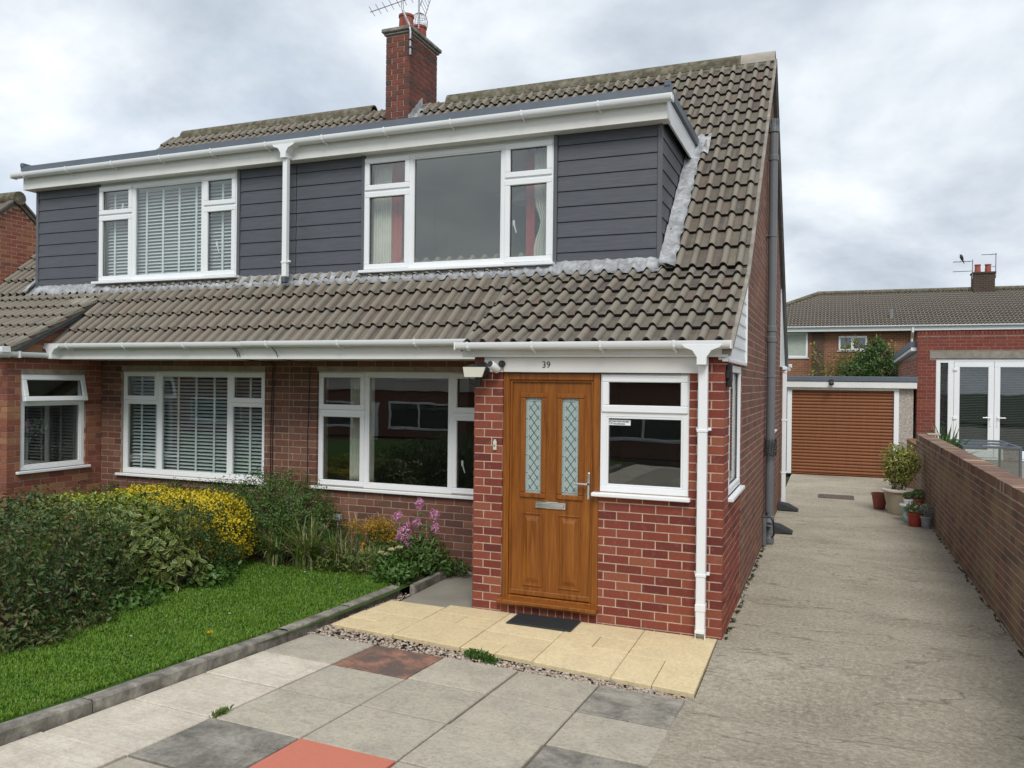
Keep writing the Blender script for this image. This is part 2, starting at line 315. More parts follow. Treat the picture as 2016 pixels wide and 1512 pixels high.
# ------------------------------------------------------------------ mesh helpers
WM = {}
def link(o, parent=None, world=None):
    col.objects.link(o); world = world if world is not None else Matrix()
    WM[o] = world
    if parent is not None:
        o.parent = parent; o.matrix_basis = WM[parent].inverted() @ world
    else: o.matrix_basis = world
    return o
class MB:
    def __init__(s, T=None): s.v = []; s.f = []; s.T = T
    def add(s, vs, fs):
        o = len(s.v)
        s.v += [tuple(s.T @ Vector(p)) for p in vs] if s.T is not None else [tuple(p) for p in vs]
        s.f += [tuple(i+o for i in f) for f in fs]; return s
    def convex(s, vs, fs):
        c = sum((Vector(p) for p in vs), Vector())/len(vs); g = []
        for f in fs:
            p = [Vector(vs[i]) for i in f]; n = (p[1]-p[0]).cross(p[2]-p[0])
            m = sum(p, Vector())/len(p); g.append(f if n.dot(m-c) >= 0 else f[::-1])
        return s.add(vs, g)
    def box(s, x0, x1, y0, y1, z0, z1):
        return s.hexa([(x0, y0, z0), (x1, y0, z0), (x1, y1, z0), (x0, y1, z0)], [(x0, y0, z1), (x1, y0, z1), (x1, y1, z1), (x0, y1, z1)])
    def hexa(s, b, t):
        return s.convex(list(b)+list(t), [(3, 2, 1, 0), (4, 5, 6, 7), (0, 1, 5, 4), (1, 2, 6, 5), (2, 3, 7, 6), (3, 0, 4, 7)])
    def cbox(s, x0, x1, y0, y1, z0, z1, c=.004):
        vs = []; idx = {}
        X, Y, Z = (x0, x1), (y0, y1), (z0, z1)
        for i in (0, 1):
            for j in (0, 1):
                for k in (0, 1):
                    sx, sy, sz = (1-2*i)*c, (1-2*j)*c, (1-2*k)*c
                    for a, p in enumerate(((X[i], Y[j]+sy, Z[k]+sz), (X[i]+sx, Y[j], Z[k]+sz), (X[i]+sx, Y[j]+sy, Z[k]))):
                        idx[i, j, k, a] = len(vs); vs.append(p)
        fs = []
        q = ((0, 0), (1, 0), (1, 1), (0, 1))
        for i in (0, 1): fs += [tuple(idx[i, a, b, 0] for a, b in q), tuple(idx[a, i, b, 1] for a, b in q), tuple(idx[a, b, i, 2] for a, b in q)]
        for a in (0, 1):
            for b in (0, 1):
                fs += [(idx[a, b, 0, 0], idx[a, b, 0, 1], idx[a, b, 1, 1], idx[a, b, 1, 0]), (idx[a, 0, b, 0], idx[a, 0, b, 2], idx[a, 1, b, 2], idx[a, 1, b, 0]), (idx[0, a, b, 1], idx[0, a, b, 2], idx[1, a, b, 2], idx[1, a, b, 1])]
        for i in (0, 1):
            for j in (0, 1):
                for k in (0, 1): fs.append((idx[i, j, k, 0], idx[i, j, k, 1], idx[i, j, k, 2]))
        return s.convex(vs, fs)
    def prism(s, poly, fn, a, b):
        """poly: 2-D outline, fn(p, t) -> 3-D, extruded from t=a to t=b"""
        n = len(poly); vs = [fn(p, a) for p in poly]+[fn(p, b) for p in poly]
        fs = [tuple(range(n))[::-1], tuple(range(n, 2*n))]+[(i, (i+1) % n, n+(i+1) % n, n+i) for i in range(n)]
        # orient
        c = [Vector(v) for v in vs]; nrm = Vector()
        for i in range(n): nrm += c[n+i].cross(c[n+(i+1) % n])
        ax = c[n]-c[0]
        if nrm.dot(ax) < 0: fs = [f[::-1] for f in fs]
        return s.add(vs, fs)
    def tube(s, path, r, seg=10, caps=True):
        P = [Vector(p) for p in path]; n = len(P); rs = r if isinstance(r, (list, tuple)) else [r]*n
        vs = []; fs = []; ref = None
        for i in range(n):
            d = ((P[min(i+1, n-1)]-P[max(i-1, 0)])).normalized()
            if ref is None: ref = Vector((0, 0, 1)) if abs(d.z) < .9 else Vector((1, 0, 0))
            a = (ref-d*ref.dot(d)).normalized(); b = d.cross(a); ref = a
            for k in range(seg):
                t = 2*math.pi*k/seg; vs.append(P[i]+rs[i]*(math.cos(t)*a+math.sin(t)*b))
        for i in range(n-1):
            for k in range(seg): k2 = (k+1) % seg; fs.append((i*seg+k, i*seg+k2, (i+1)*seg+k2, (i+1)*seg+k))
        if caps: fs += [tuple(range(seg))[::-1], tuple(range((n-1)*seg, n*seg))]
        return s.add(vs, fs)
    def lathe(s, prof, c=(0, 0, 0), seg=24, sx=1, sy=1):
        vs = []; fs = []; n = len(prof)
        for r, z in prof:
            for k in range(seg): t = 2*math.pi*k/seg; vs.append((c[0]+sx*r*math.cos(t), c[1]+sy*r*math.sin(t), c[2]+z))
        for i in range(n-1):
            for k in range(seg): k2 = (k+1) % seg; fs.append((i*seg+k, i*seg+k2, (i+1)*seg+k2, (i+1)*seg+k))
        if prof[0][0] > 0: fs.append(tuple(range(seg))[::-1])
        if prof[-1][0] > 0: fs.append(tuple(range((n-1)*seg, n*seg)))
        return s.add(vs, fs)
    def mesh(s, name, mat, smooth=False, off=(0, 0, 0)):
        me = bpy.data.meshes.new(name); me.from_pydata([(x-off[0], y-off[1], z-off[2]) for x, y, z in s.v], [], s.f)
        if mat: me.materials.append(mat)
        if smooth: me.shade_smooth(); me.set_sharp_from_angle(angle=R(38))
        return me
    def build(s, name, mat, parent=None, smooth=False):
        a = np.array(s.v); o = ((a[:, 0].min()+a[:, 0].max())/2, (a[:, 1].min()+a[:, 1].max())/2, a[:, 2].min())
        return link(bpy.data.objects.new(name, s.mesh(name, mat, smooth, o)), parent, Matrix.Translation(o))
def np_mesh(name, V, F, mat, parent=None, attr=None, smooth=False, kind=None, origin=None):
    """V (n,3), F (m,k) all faces with k corners"""
    V = np.asarray(V, np.float32); F = np.asarray(F, np.int32)
    o = np.array(origin if origin is not None else ((V[:, 0].min()+V[:, 0].max())/2, (V[:, 1].min()+V[:, 1].max())/2, V[:, 2].min()), np.float32)
    me = bpy.data.meshes.new(name); me.vertices.add(len(V)); me.vertices.foreach_set('co', (V-o).ravel())
    k = F.shape[1]; me.loops.add(F.size); me.loops.foreach_set('vertex_index', F.ravel())
    me.polygons.add(len(F)); me.polygons.foreach_set('loop_start', np.arange(0, F.size, k, dtype=np.int32))
    me.update(calc_edges=True); me.validate()
    me.materials.append(mat)
    if attr is not None:
        at = me.attributes.new('rim', 'FLOAT', 'POINT'); at.data.foreach_set('value', np.asarray(attr, np.float32))
    if smooth: me.shade_smooth()
    ob = link(bpy.data.objects.new(name, me), parent, Matrix.Translation([float(x) for x in o]))
    if kind: ob['kind'] = kind
    return ob
def thing(name, label, cat, loc=(0, 0, 0), group=None):
    o = link(bpy.data.objects.new(name, None), None, Matrix.Translation(loc)); o.empty_display_size = .1
    return tag(o, label, cat, group)
def tag(o, label, cat, group=None):
    o['label'] = label; o['category'] = cat
    if group: o['group'] = group
    return o
def struct(o): o['kind'] = 'structure'; return o
def score(p, n=None):
    q = Vector(p)-CAM; d = q.length; x = q.dot(_r2); y = q.dot(_u2); z = q.dot(_f)
    if z < .3 or abs(x/z) > .66 or abs(y/z) > .50: return 0
    return (max(0.0, -(q/d).dot(n)) if n is not None else 1)/(d*d)

TF = lambda y: Matrix.Translation((0, y, 0))                                                   # wall facing -Y
TS = lambda x: Matrix(((0, -1, 0, x), (1, 0, 0, 0), (0, 0, 1, 0), (0, 0, 0, 1)))               # wall facing +X, local x = world Y
TL = lambda x: Matrix(((0, 1, 0, x), (-1, 0, 0, 0), (0, 0, 1, 0), (0, 0, 0, 1)))               # wall facing -X, local x = -world Y
TB = lambda y: Matrix(((-1, 0, 0, 0), (0, -1, 0, y), (0, 0, 1, 0), (0, 0, 0, 1)))              # wall facing +Y
_bm = {}
def brick_mesh(L, h, d, mat):
    k = (round(L, 3), round(h, 3), round(d, 3), mat.name)
    if k not in _bm:
        L, h, d = k[:3]; c = .0016
        m = MB(); m.hexa([(0, c, 0), (L, c, 0), (L, d, 0), (0, d, 0)], [(0, c, h), (L, c, h), (L, d, h), (0, d, h)])
        m = MB(); o, i = c, c   # front face slightly pillowed: chamfered front edges
        vs = [(0, c, 0), (L, c, 0), (L, c, h), (0, c, h), (i, 0, i), (L-i, 0, i), (L-i, 0, h-i), (i, 0, h-i), (0, d, 0), (L, d, 0), (L, d, h), (0, d, h)]
        m.convex(vs, [(4, 5, 6, 7), (0, 1, 5, 4), (1, 2, 6, 5), (2, 3, 7, 6), (3, 0, 4, 7), (0, 8, 9, 1), (1, 9, 10, 2), (2, 10, 11, 3), (3, 11, 8, 0), (8, 11, 10, 9)])
        _bm[k] = (m.mesh('brick', mat), np.array(m.v), m.f)
    return _bm[k]
class Bricks:
    """collects the bricks of one thing; the 300 that show largest become parts, the rest one joined part"""
    def __init__(s, root, limit=300): s.root = root; s.items = []; s.limit = limit
    def put(s, T, u, z, L, h, d, mat, wall, jit=.0009):
        if L < .02 or h < .015: return
        J = Matrix.Translation((u, random.uniform(-jit, jit), z)) @ Matrix.Rotation(random.uniform(-.004, .004), 4, 'Y')
        W = T @ J; c = W @ Vector((L/2, 0, h/2)); n = (T.to_3x3() @ Vector((0, -1, 0)))
        s.items.append((score(c, n)*min(L, .3)*h, W, round(L, 3), round(h, 3), d, mat, wall))
    def course_wall(s, T, u0, u1, z0, z1, ch, pitch, mat, wall, ph=(0, .5), openings=(), urange=None, d=.1, j=.010, k0=0):
        k = k0; z = z0
        while z < z1-.015:
            h = min(ch-j, z1-z); a, b = u0, u1
            if urange:
                r = urange(z, z+h, k)
                if r is None: z += ch; k += 1; continue
                a, b = max(a, r[0]), min(b, r[1])
            segs = [(a, b)]
            for (p0, p1, q0, q1) in openings:
                if q0 < z+h-.012 and q1 > z+.012:
                    ns = []
                    for (x, y) in segs:
                        if p1 <= x or p0 >= y: ns.append((x, y)); continue
                        if p0 > x: ns.append((x, p0))
                        if p1 < y: ns.append((p1, y))
                    segs = ns
            start = ph[k % 2]*pitch if not callable(ph) else ph(k)
            for (x, y) in segs:
                i = math.floor((x-start)/pitch)
                while start+i*pitch < y:
                    e0 = max(x, start+i*pitch); e1 = min(y, start+(i+1)*pitch-j)
                    if e1-e0 > .025: s.put(T, e0, z, e1-e0, h, d, mat, wall)
                    i += 1
            z += ch; k += 1
    def finish(s):
        s.items.sort(key=lambda t: -t[0]); rest = {}
        for n, (sc, W, L, h, d, mat, wall) in enumerate(s.items):
            me, v, f = brick_mesh(L, h, d, mat)
            if n < s.limit and sc > 0: link(bpy.data.objects.new('brick', me), wall, W)
            else:
                A = np.array(W); rest.setdefault(mat.name, []).append((v @ A[:3, :3].T+A[:3, 3], f))
        if rest:
            me = bpy.data.meshes.new('brickwork'); V = []; F = []; mi = []; o = 0
            for q, (mn, L_) in enumerate(rest.items()):
                me.materials.append(MATS[mn])
                for v, f in L_:
                    V.append(v); F += [tuple(i+o for i in t) for t in f]; mi += [q]*len(f); o += len(v)
            V = np.vstack(V); org = V.mean(0); org[2] = V[:, 2].min(); me.from_pydata((V-org).tolist(), [], F); me.polygons.foreach_set('material_index', mi)
            ob = link(bpy.data.objects.new('brickwork', me), s.root, Matrix.Translation([float(x) for x in org])); ob['kind'] = 'stuff'
def wall_slab(T, u0, u1, z0, z1, openings, d0=.008, d1=.22, top=None, mat=None, name='wall', parent=None):
    """backing of a brick wall (the mortar), cut round its openings; top(u) gives a sloping top"""
    us = sorted({u0, u1, *[min(max(o[i], u0), u1) for o in openings for i in (0, 1)]}); m = MB(T)
    for a, b in zip(us, us[1:]):
        if b-a < 1e-4: continue
        mid = (a+b)/2; cuts = sorted((o[2], o[3]) for o in openings if o[0] <= mid <= o[1]); z = z0
        for q0, q1 in cuts+[(None, None)]:
            if q0 is None:
                if top: m.hexa([(a, d0, z), (b, d0, z), (b, d1, z), (a, d1, z)], [(a, d0, max(z, top(a))), (b, d0, max(z, top(b))), (b, d1, max(z, top(b))), (a, d1, max(z, top(a)))])
                elif z1-z > 1e-4: m.box(a, b, d0, d1, z, z1)
            else:
                if q0-z > 1e-4: m.box(a, b, d0, d1, z, q0)
                z = max(z, q1)
    return m.build(name, mat, parent)

def window(T, u0, u1, z0, z1, cells, parent, name='window', inset=.035, fw=.055, sill=True, sash_mat=None, sill_over=.06, sill_h=.035, handle=(), room=None, room_d=1.6, tilt=None, glass=None, rm=(.35, .35)):
    """cells: (u0,u1,z0,z1,'sash'|'fixed'); outer frame is the part, the rest its sub-parts"""
    mt = sash_mat or M_upvc; f = MB(T); y0, y1 = inset, inset+.065
    f.cbox(u0, u1, y0, y1, z1-fw, z1, .004); f.cbox(u0, u1, y0, y1, z0, z0+fw, .004)
    f.cbox(u0, u0+fw, y0+.0015, y1-.001, z0+fw, z1-fw, .004); f.cbox(u1-fw, u1, y0+.0015, y1-.001, z0+fw, z1-fw, .004)
    xs = sorted({c[0] for c in cells if c[0] > u0+.1}); 
    for x in xs: f.cbox(x-.028, x+.028, y0+.002, y1-.002, z0+fw, z1-fw, .004)
    for c in cells:
        if c[2] > z0+.1: f.cbox(max(c[0], u0+fw-.03)+.026, min(c[1], u1-fw+.03)-.026, y0+.003, y1-.003, c[2]-.026, c[2]+.026, .004)
    w_ = f.build(name, mt, parent)
    for n, c in enumerate(cells):
        a, b, p, q = c[:4]
        if c[4] == 'sash':
            g = .012; a2, b2, p2, q2 = a+g, b-g, p+g, q-g; s = .062; sm = MB(T); ya, yb = y0-.014, y0+.04
            X = T
            if tilt == n:
                X = T @ Matrix.Translation((0, ya, q2)) @ Matrix.Rotation(R(-13), 4, 'X') @ Matrix.Translation((0, -ya, -q2)); sm = MB(X)
            sm.cbox(a2, b2, ya, yb, q2-s, q2, .006); sm.cbox(a2, b2, ya, yb, p2, p2+s, .006)
            sm.cbox(a2, a2+s, ya+.001, yb-.001, p2+s, q2-s, .006); sm.cbox(b2-s, b2, ya+.001, yb-.001, p2+s, q2-s, .006)
            sm.build('sash', mt, w_)
            MB(X).box(a2+s-.004, b2-s+.004, y0+.022, y0+.026, p2+s-.004, q2-s+.004).build('pane', glass or M_glass, w_)
            gs = MB(X); e = .006; ga, gb, gp, gq = a2+s-.001, b2-s+.001, p2+s-.001, q2-s+.001
            for bx in ((ga, gb, gq-e, gq), (ga, gb, gp, gp+e), (ga, ga+e, gp+e, gq-e), (gb-e, gb, gp+e, gq-e)): gs.box(bx[0], bx[1], y0+.012, y0+.021, bx[2], bx[3])
            gs.build('seal', M_gasket, w_)
        else:
            e0 = fw if a <= u0+.1 else .028; e1 = fw if b >= u1-.1 else .028; e2 = fw if p <= z0+.1 else .026; e3 = fw if q >= z1-.1 else .026
            ga, gb, gp, gq = a+e0, b-e1, p+e2, q-e3
            MB(T).box(ga-.004, gb+.004, y0+.03, y0+.034, gp-.004, gq+.004).build('pane', glass or M_glass, w_)
            bd = MB(T); e = .016
            for bx in ((ga, gb, gq-e, gq), (ga, gb, gp, gp+e), (ga, ga+e, gp+e, gq-e), (gb-e, gb, gp+e, gq-e)): bd.cbox(bx[0], bx[1], y0+.006, y0+.029, bx[2], bx[3], .003)
            bd.build('glazing_bead', mt, w_)
    for (u, z, ang) in handle:
        h = MB(T); h.cbox(u-.012, u+.012, y0+.045, y0+.06, z-.03, z+.03, .003); h.tube([(u, y0+.05, z), (u+.012*ang, y0+.052, z-.05), (u+.03*ang, y0+.056, z-.11)], [.009, .008, .006], 6); h.build('handle', mt, w_)
    if sill:
        sl = MB(T); sl.cbox(u0-sill_over, u1+sill_over, -.045, y0+.02, z0-sill_h, z0-.002, .005); sl.build('sill', mt, w_)
    if room:
        r = MB(T); a, b, p, q = u0-rm[0], u1+rm[1], z0-.8, z1+.12; y2 = y1+.06; y3 = y2+room_d
        for bx in ((a, b, y3, y3+.05, p, q), (a-.05, a, y2, y3, p, q), (b, b+.05, y2, y3, p, q), (a, b, y2, y3, q, q+.05), (a, b, y2, y3, p-.05, p)): r.box(*bx)
        r.build('room', room, w_)
    return w_

# double-roman roof tile: 0.3 wide, two rolls, local x across, y up the slope, z off the roof
def tile_geom():
    prof = []
    for r0 in (.07, .22):
        a = -.0 if r0 < .1 else .15
        prof += [(a, .0), (r0-.04, .0)]
        for k in range(1, 6):
            t = k/6; prof.append((r0-.04+.08*t, .046*math.sin(math.pi*t)**.75))
        prof += [(r0+.04, .0)]
    prof.append((.30, .0)); V = []; F = []; n = len(prof); Lx = .365; th = .019
    for x, h in prof: V.append((x, 0, h+.044))
    for x, h in prof: V.append((x, Lx, h+.002))
    for x, h in prof: V.append((x, .003, h+.044-th))
    for i in range(n-1): F.append((i, i+1, n+i+1, n+i))
    o = len(V); V += V[:n]+V[2*n:3*n]                      # tile nose with its own corners: shadow line and dirt painted near-black
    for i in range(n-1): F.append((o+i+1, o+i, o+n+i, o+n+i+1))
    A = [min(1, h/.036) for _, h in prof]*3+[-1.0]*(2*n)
    return np.array(V), F, np.array(A)
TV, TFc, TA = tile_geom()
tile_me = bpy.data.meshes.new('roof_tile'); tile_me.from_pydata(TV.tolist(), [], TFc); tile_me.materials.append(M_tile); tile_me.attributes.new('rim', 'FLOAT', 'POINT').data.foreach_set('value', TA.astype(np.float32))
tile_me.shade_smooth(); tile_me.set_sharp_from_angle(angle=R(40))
class Tiles:
    def __init__(s, root, roof, limit=300): s.root = root; s.roof = roof; s.items = []; s.limit = limit
    def put(s, W, vis=1):
        c = W @ Vector((.15, .15, 0)); s.items.append((score(c, (W.to_3x3() @ Vector((0, -.5, .86))).normalized())*vis, W))
    def finish(s, mat=None):
        s.items.sort(key=lambda t: -t[0]); V = []; F = []; o = 0
        for n, (sc, W) in enumerate(s.items):
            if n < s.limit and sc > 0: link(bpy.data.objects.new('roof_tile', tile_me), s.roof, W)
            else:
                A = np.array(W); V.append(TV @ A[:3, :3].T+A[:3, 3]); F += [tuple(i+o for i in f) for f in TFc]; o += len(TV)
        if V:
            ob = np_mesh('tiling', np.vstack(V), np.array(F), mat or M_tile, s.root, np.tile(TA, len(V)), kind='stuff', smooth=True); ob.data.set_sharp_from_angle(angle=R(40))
def slope_frame(x, y, z, ang, tilt=0): return Matrix.Translation((x, y, z)) @ Matrix.Rotation(ang, 4, 'X')

def rand_unit(n):
    a = rng.normal(size=(n, 3)); return a/np.linalg.norm(a, axis=1, keepdims=True)
def leaf_mesh(name, P, N, L, W, mat, parent, fold=.25, rim=False, up=.35, kind=None, droop=0.0, spread=.55):
    n = len(P); N = N+rand_unit(n)*spread; N[:, 2] += up*.4; N /= np.linalg.norm(N, axis=1, keepdims=True)
    D = rand_unit(n)*.9+np.array([0, 0, up]); D -= (D*N).sum(1, keepdims=True)*N; D += N*.35; D[:, 2] -= droop; D /= np.linalg.norm(D, axis=1, keepdims=True)
    S = np.cross(D, N); S /= np.linalg.norm(S, axis=1, keepdims=True); U = np.cross(S, D)
    L = (L*rng.uniform(.7, 1.25, n))[:, None]; Wd = (W*rng.uniform(.75, 1.2, n))[:, None]
    b = P; t = P+D*L-U*L*.08
    if not rim:
        l = P+D*L*.45+S*Wd*.5+U*Wd*fold; r = P+D*L*.45-S*Wd*.5+U*Wd*fold
        V = np.stack([b, l, t, r], 1).reshape(-1, 3); i = np.arange(n)[:, None]*4
        F = np.concatenate([i+[0, 2, 1], i+[0, 3, 2]], 1).reshape(-1, 3); at = None
    else:
        m1 = P+D*L*.35; m2 = P+D*L*.72
        l1 = m1+S*Wd*.5+U*Wd*fold; r1 = m1-S*Wd*.5+U*Wd*fold; l2 = m2+S*Wd*.36+U*Wd*fold*.7; r2 = m2-S*Wd*.36+U*Wd*fold*.7
        V = np.stack([b, l1, l2, t, r2, r1, m1, m2], 1).reshape(-1, 3); i = np.arange(n)[:, None]*8
        F = np.concatenate([i+[0, 6, 1], i+[1, 6, 7], i+[1, 7, 2], i+[2, 7, 3], i+[3, 7, 4], i+[4, 7, 5], i+[5, 7, 6], i+[5, 6, 0]], 1).reshape(-1, 3)
        at = np.tile([.35, 1, 1, 1, 1, 1, 0, 0], n)
    return np_mesh(name, V, F, mat, parent, at, kind=kind)
def lobes_points(lobes, n, shell=(.72, 1.03), box=2.0, bump=.12, holes=None, sprig=0.0):
    """points near the surface of rounded lobes (cx,cy,cz,rx,ry,rz); box>2 squares the lobe like a clipped hedge"""
    L = np.array(lobes, float); area = (L[:, 3]*L[:, 4]+L[:, 4]*L[:, 5]+L[:, 3]*L[:, 5]); k = rng.choice(len(L), n, p=area/area.sum())
    d = rand_unit(n); q = (np.abs(d)**box).sum(1, keepdims=True)**(1/box); s = d/q
    ph = np.sin(d[:, 0:1]*9+k[:, None])*np.sin(d[:, 1:2]*8+2*k[:, None])*np.sin(d[:, 2:3]*7+k[:, None]*.7)
    ph = ph+.5*np.sin(d[:, 0:1]*21+2*k[:, None])*np.sin(d[:, 1:2]*19+k[:, None])*np.sin(d[:, 2:3]*23)
    rad = rng.uniform(shell[0], shell[1], (n, 1))*(1+bump*ph)+(rng.uniform(0, 1, (n, 1))**9)*sprig
    P = L[k, :3]+s*L[k, 3:]*rad; N = d/L[k, 3:]; N /= np.linalg.norm(N, axis=1, keepdims=True)
    keep = np.ones(n, bool)
    for j in range(len(L)):
        r = ((np.abs(P-L[j, :3])/L[j, 3:])**box).sum(1)**(1/box); keep &= ~((r < .66) & (k != j))
    keep &= P[:, 2] > 0
    if holes:
        fq, th = holes; h_ = np.sin(P[:, 0]*fq+np.sin(P[:, 1]*fq*.6)*1.3)*np.sin(P[:, 1]*fq*.9+np.sin(P[:, 2]*fq*.7)*1.1+1)*np.sin(P[:, 2]*fq*1.1+np.sin(P[:, 0]*fq*.5)*1.2+2); keep &= (h_+rng.normal(0, .12, n)) > th
    return P[keep], N[keep]
def twigs(name, base, lobes, n, r, mat, parent):
    m = MB()
    for i in range(n):
        l = lobes[i % len(lobes)]; b = Vector(base)+Vector((random.uniform(-.1, .1)+.5*(l[0]-base[0]), random.uniform(-.1, .1)+.5*(l[1]-base[1]), 0))
        d = Vector(rand_unit(1)[0]); d.z = abs(d.z); e = Vector((l[0]+d.x*l[3]*.85, l[1]+d.y*l[4]*.85, l[2]+d.z*l[5]*.8))
        mid = b.lerp(e, .5)+Vector((random.uniform(-.08, .08), random.uniform(-.08, .08), random.uniform(0, .1)))
        m.tube([b, mid, e], [r, r*.7, r*.3], 5, False)
    return m.build(name, mat, parent, True)

# ------------------------------------------------------------------ ground
def G(x, y):
    s = min(max(0.0, -(y+1.25)), 5.2); ramp = min(1.0, max(0.0, -y/1.25)); xx = min(max(x, -1.2), 2.8)
    return ramp*(-.033-.0275*(xx-2.2))+.0709*s-.13*min(max(0.0, -(y+11.2)), 11.0)
def sheet(name, xs, ys, zf, mat, skip=None):
    V = [(x, y, zf(x, y)) for y in ys for x in xs]; n = len(xs); F = []
    for j in range(len(ys)-1):
        for i in range(n-1):
            if skip and skip((xs[i]+xs[i+1])/2, (ys[j]+ys[j+1])/2): continue
            F.append((j*n+i, j*n+i+1, (j+1)*n+i+1, (j+1)*n+i))
    used = sorted({i for f in F for i in f}); mp = {a: b for b, a in enumerate(used)}
    ob = np_mesh(name, np.array(V)[used], np.array([[mp[i] for i in f] for f in F]), mat, smooth=True); return struct(ob)
lin = lambda a, b, n: [a+(b-a)*i/n for i in range(n+1)]
YD = .45          # level of the neighbouring yard beyond the boundary wall
sheet('ground', [-400, -120, -40, -20]+lin(-12, 6, 18)+[12, 25, 60, 150, 400], [-400, -120, -60, -30, -22.2, -19, -15, -12, -11.2]+lin(-9, 1, 20)+[3, 6, 10, 15, 25, 45, 100, 300, 600], lambda x, y: G(x, y)-.09, M_far_ground)
def dz(x, y): return G(x, y)+.004*math.sin(y*2.1+.4*x)+.003*math.sin(y*5.3+x*1.3)
sheet('driveway', lin(2.222, 4.52, 10), lin(-11, 13.46, 160), dz, M_drive)
sheet('driveway', lin(2.172, 2.2225, 2), lin(-11, -1.22, 40), lambda x, y: dz(x, y)-.002, M_drive).name = 'driveway_edge'
sheet('path', lin(-.72, 2.22, 8), lin(-.08, 1.36, 6), lambda x, y: G(x, y)+.004, M_path)
sheet('gravel_bed', lin(-.93, 2.215, 12), lin(-1.42, .3, 10), lambda x, y: G(x, y)-.035, M_soil, lambda x, y: y > -.08 and x > -.75)
sheet('lawn', lin(-9, -.83, 20), lin(-9.5, .62, 26), lambda x, y: G(x, y)+.055, M_turf)
sheet('flower_bed', lin(-6.2, -.79, 14), lin(.5, 1.36, 4), lambda x, y: G(x, y)+.07+.02*math.sin(x*5)*math.sin(y*7), M_soil)
sheet('yard', lin(4.74, 16, 6), lin(-3, 14.1, 8), lambda x, y: YD, M_path)
struct(MB().box(4.725, 4.74, -3, 13.9, -.1, YD-.002).build('yard_edge', M_conc))
sheet('road', lin(-60, 40, 10), lin(-19, -12.5, 3), lambda x, y: G(x, y)-.07, M_road)
sheet('pavement', lin(-60, 40, 10), lin(-12.4, -11.05, 2), lambda x, y: G(x, y)+.02, M_pave)
sheet('pavement', lin(-60, 40, 10), lin(-21.2, -19.1, 2), lambda x, y: G(x, y)+.02, M_pave)

# flag paving: 600 mm slabs, five columns
paving = sheet('paving', lin(-.86, 2.215, 6), lin(-11, -1.30, 10), lambda x, y: G(x, y)-.055, M_gapsoil); paving.name = 'flag_paving'
def slab(corners, th, bev, dzv=0.0):
    c = Vector((sum(p[0] for p in corners)/4, sum(p[1] for p in corners)/4, 0)); m = MB()
    top = [(x, y, G(x, y)+dzv) for x, y in corners]; o = [(x, y, z-bev) for x, y, z in top]; b = [(x, y, z-th) for x, y, z in top]
    inn = []
    for x, y, z in top:
        d = Vector((c.x-x, c.y-y)); d = d/d.length*bev*1.5; inn.append((x+d.x, y+d.y, z))
    m.convex(b+o+inn, [(3, 2, 1, 0), (8, 9, 10, 11)]+[(i, (i+1) % 4, 4+(i+1) % 4, 4+i) for i in range(4)]+[(4+i, 4+(i+1) % 4, 8+(i+1) % 4, 8+i) for i in range(4)])
    return m
special = {(0, 0): M_flag_red, (1, 3): M_flag_salmon, (3, 0): M_flag_dark, (3, 2): M_flag_dark, (0, 3): M_flag_dark, (2, 5): M_flag_salmon, (0, 6): M_flag_red, (-1, 0): M_flag_grey}
for jr in range(14):
    for i in range(-1, 4):
        g = .0075; P = []
        for (a, b) in ((i+g/.6, jr+1-g/.6), (i+1-g/.6, jr+1-g/.6), (i+1-g/.6, jr+g/.6), (i+g/.6, jr+g/.6)):
            P.append((-.2264+.6*(a+b*.0106), -1.3168+.6*(a*.0106-b)))
        mt = special.get((i, jr), M_flag_cream if i == -1 else M_flag_grey)
        slab(P, .05, .005, random.uniform(-.004, .005)).build('paving_slab', mt, paving)
# yellow patio in front of the porch
patio = sheet('patio', lin(-.80, 2.205, 6), lin(-1.02, -.03, 4), lambda x, y: G(x, y)-.02, M_soil)
sk = lambda x, y: (x, y*(1+.047*(x+.82)) if y < -.1 else y)
def ps(x0, x1, y0, y1):
    g = .003; slab([sk(x0+g, y0+g), sk(x1-g, y0+g), sk(x1-g, y1-g), sk(x0+g, y1-g)], .035, .004, .014+random.uniform(-.002, .002)).build('paving_slab', M_patio, patio)
for q in ((-.82, -.53, -1.05, -.79), (-.82, -.53, -.79, -.53), (-.53, -.22, -1.05, -.53), (-.80, -.22, -.53, -.10),
          (-.22, .39, -1.03, -.53), (-.22, .085, -.53, -.27), (.085, .39, -.53, -.27), (-.22, .39, -.27, -.012),
          (.39, .69, -1.02, -.79), (.69, 1.0, -1.02, -.79), (.39, 1.0, -.79, -.56), (.39, 1.0, -.56, -.012),
          (1.0, 1.615, -1.03, -.545), (1.0, 1.32, -.545, -.30), (1.32, 1.615, -.545, -.30), (1.0, 1.615, -.30, -.012),
          (1.615, 1.915, -1.04, -.575), (1.915, 2.215, -1.04, -.575), (1.615, 2.215, -.575, -.012)): ps(*q)
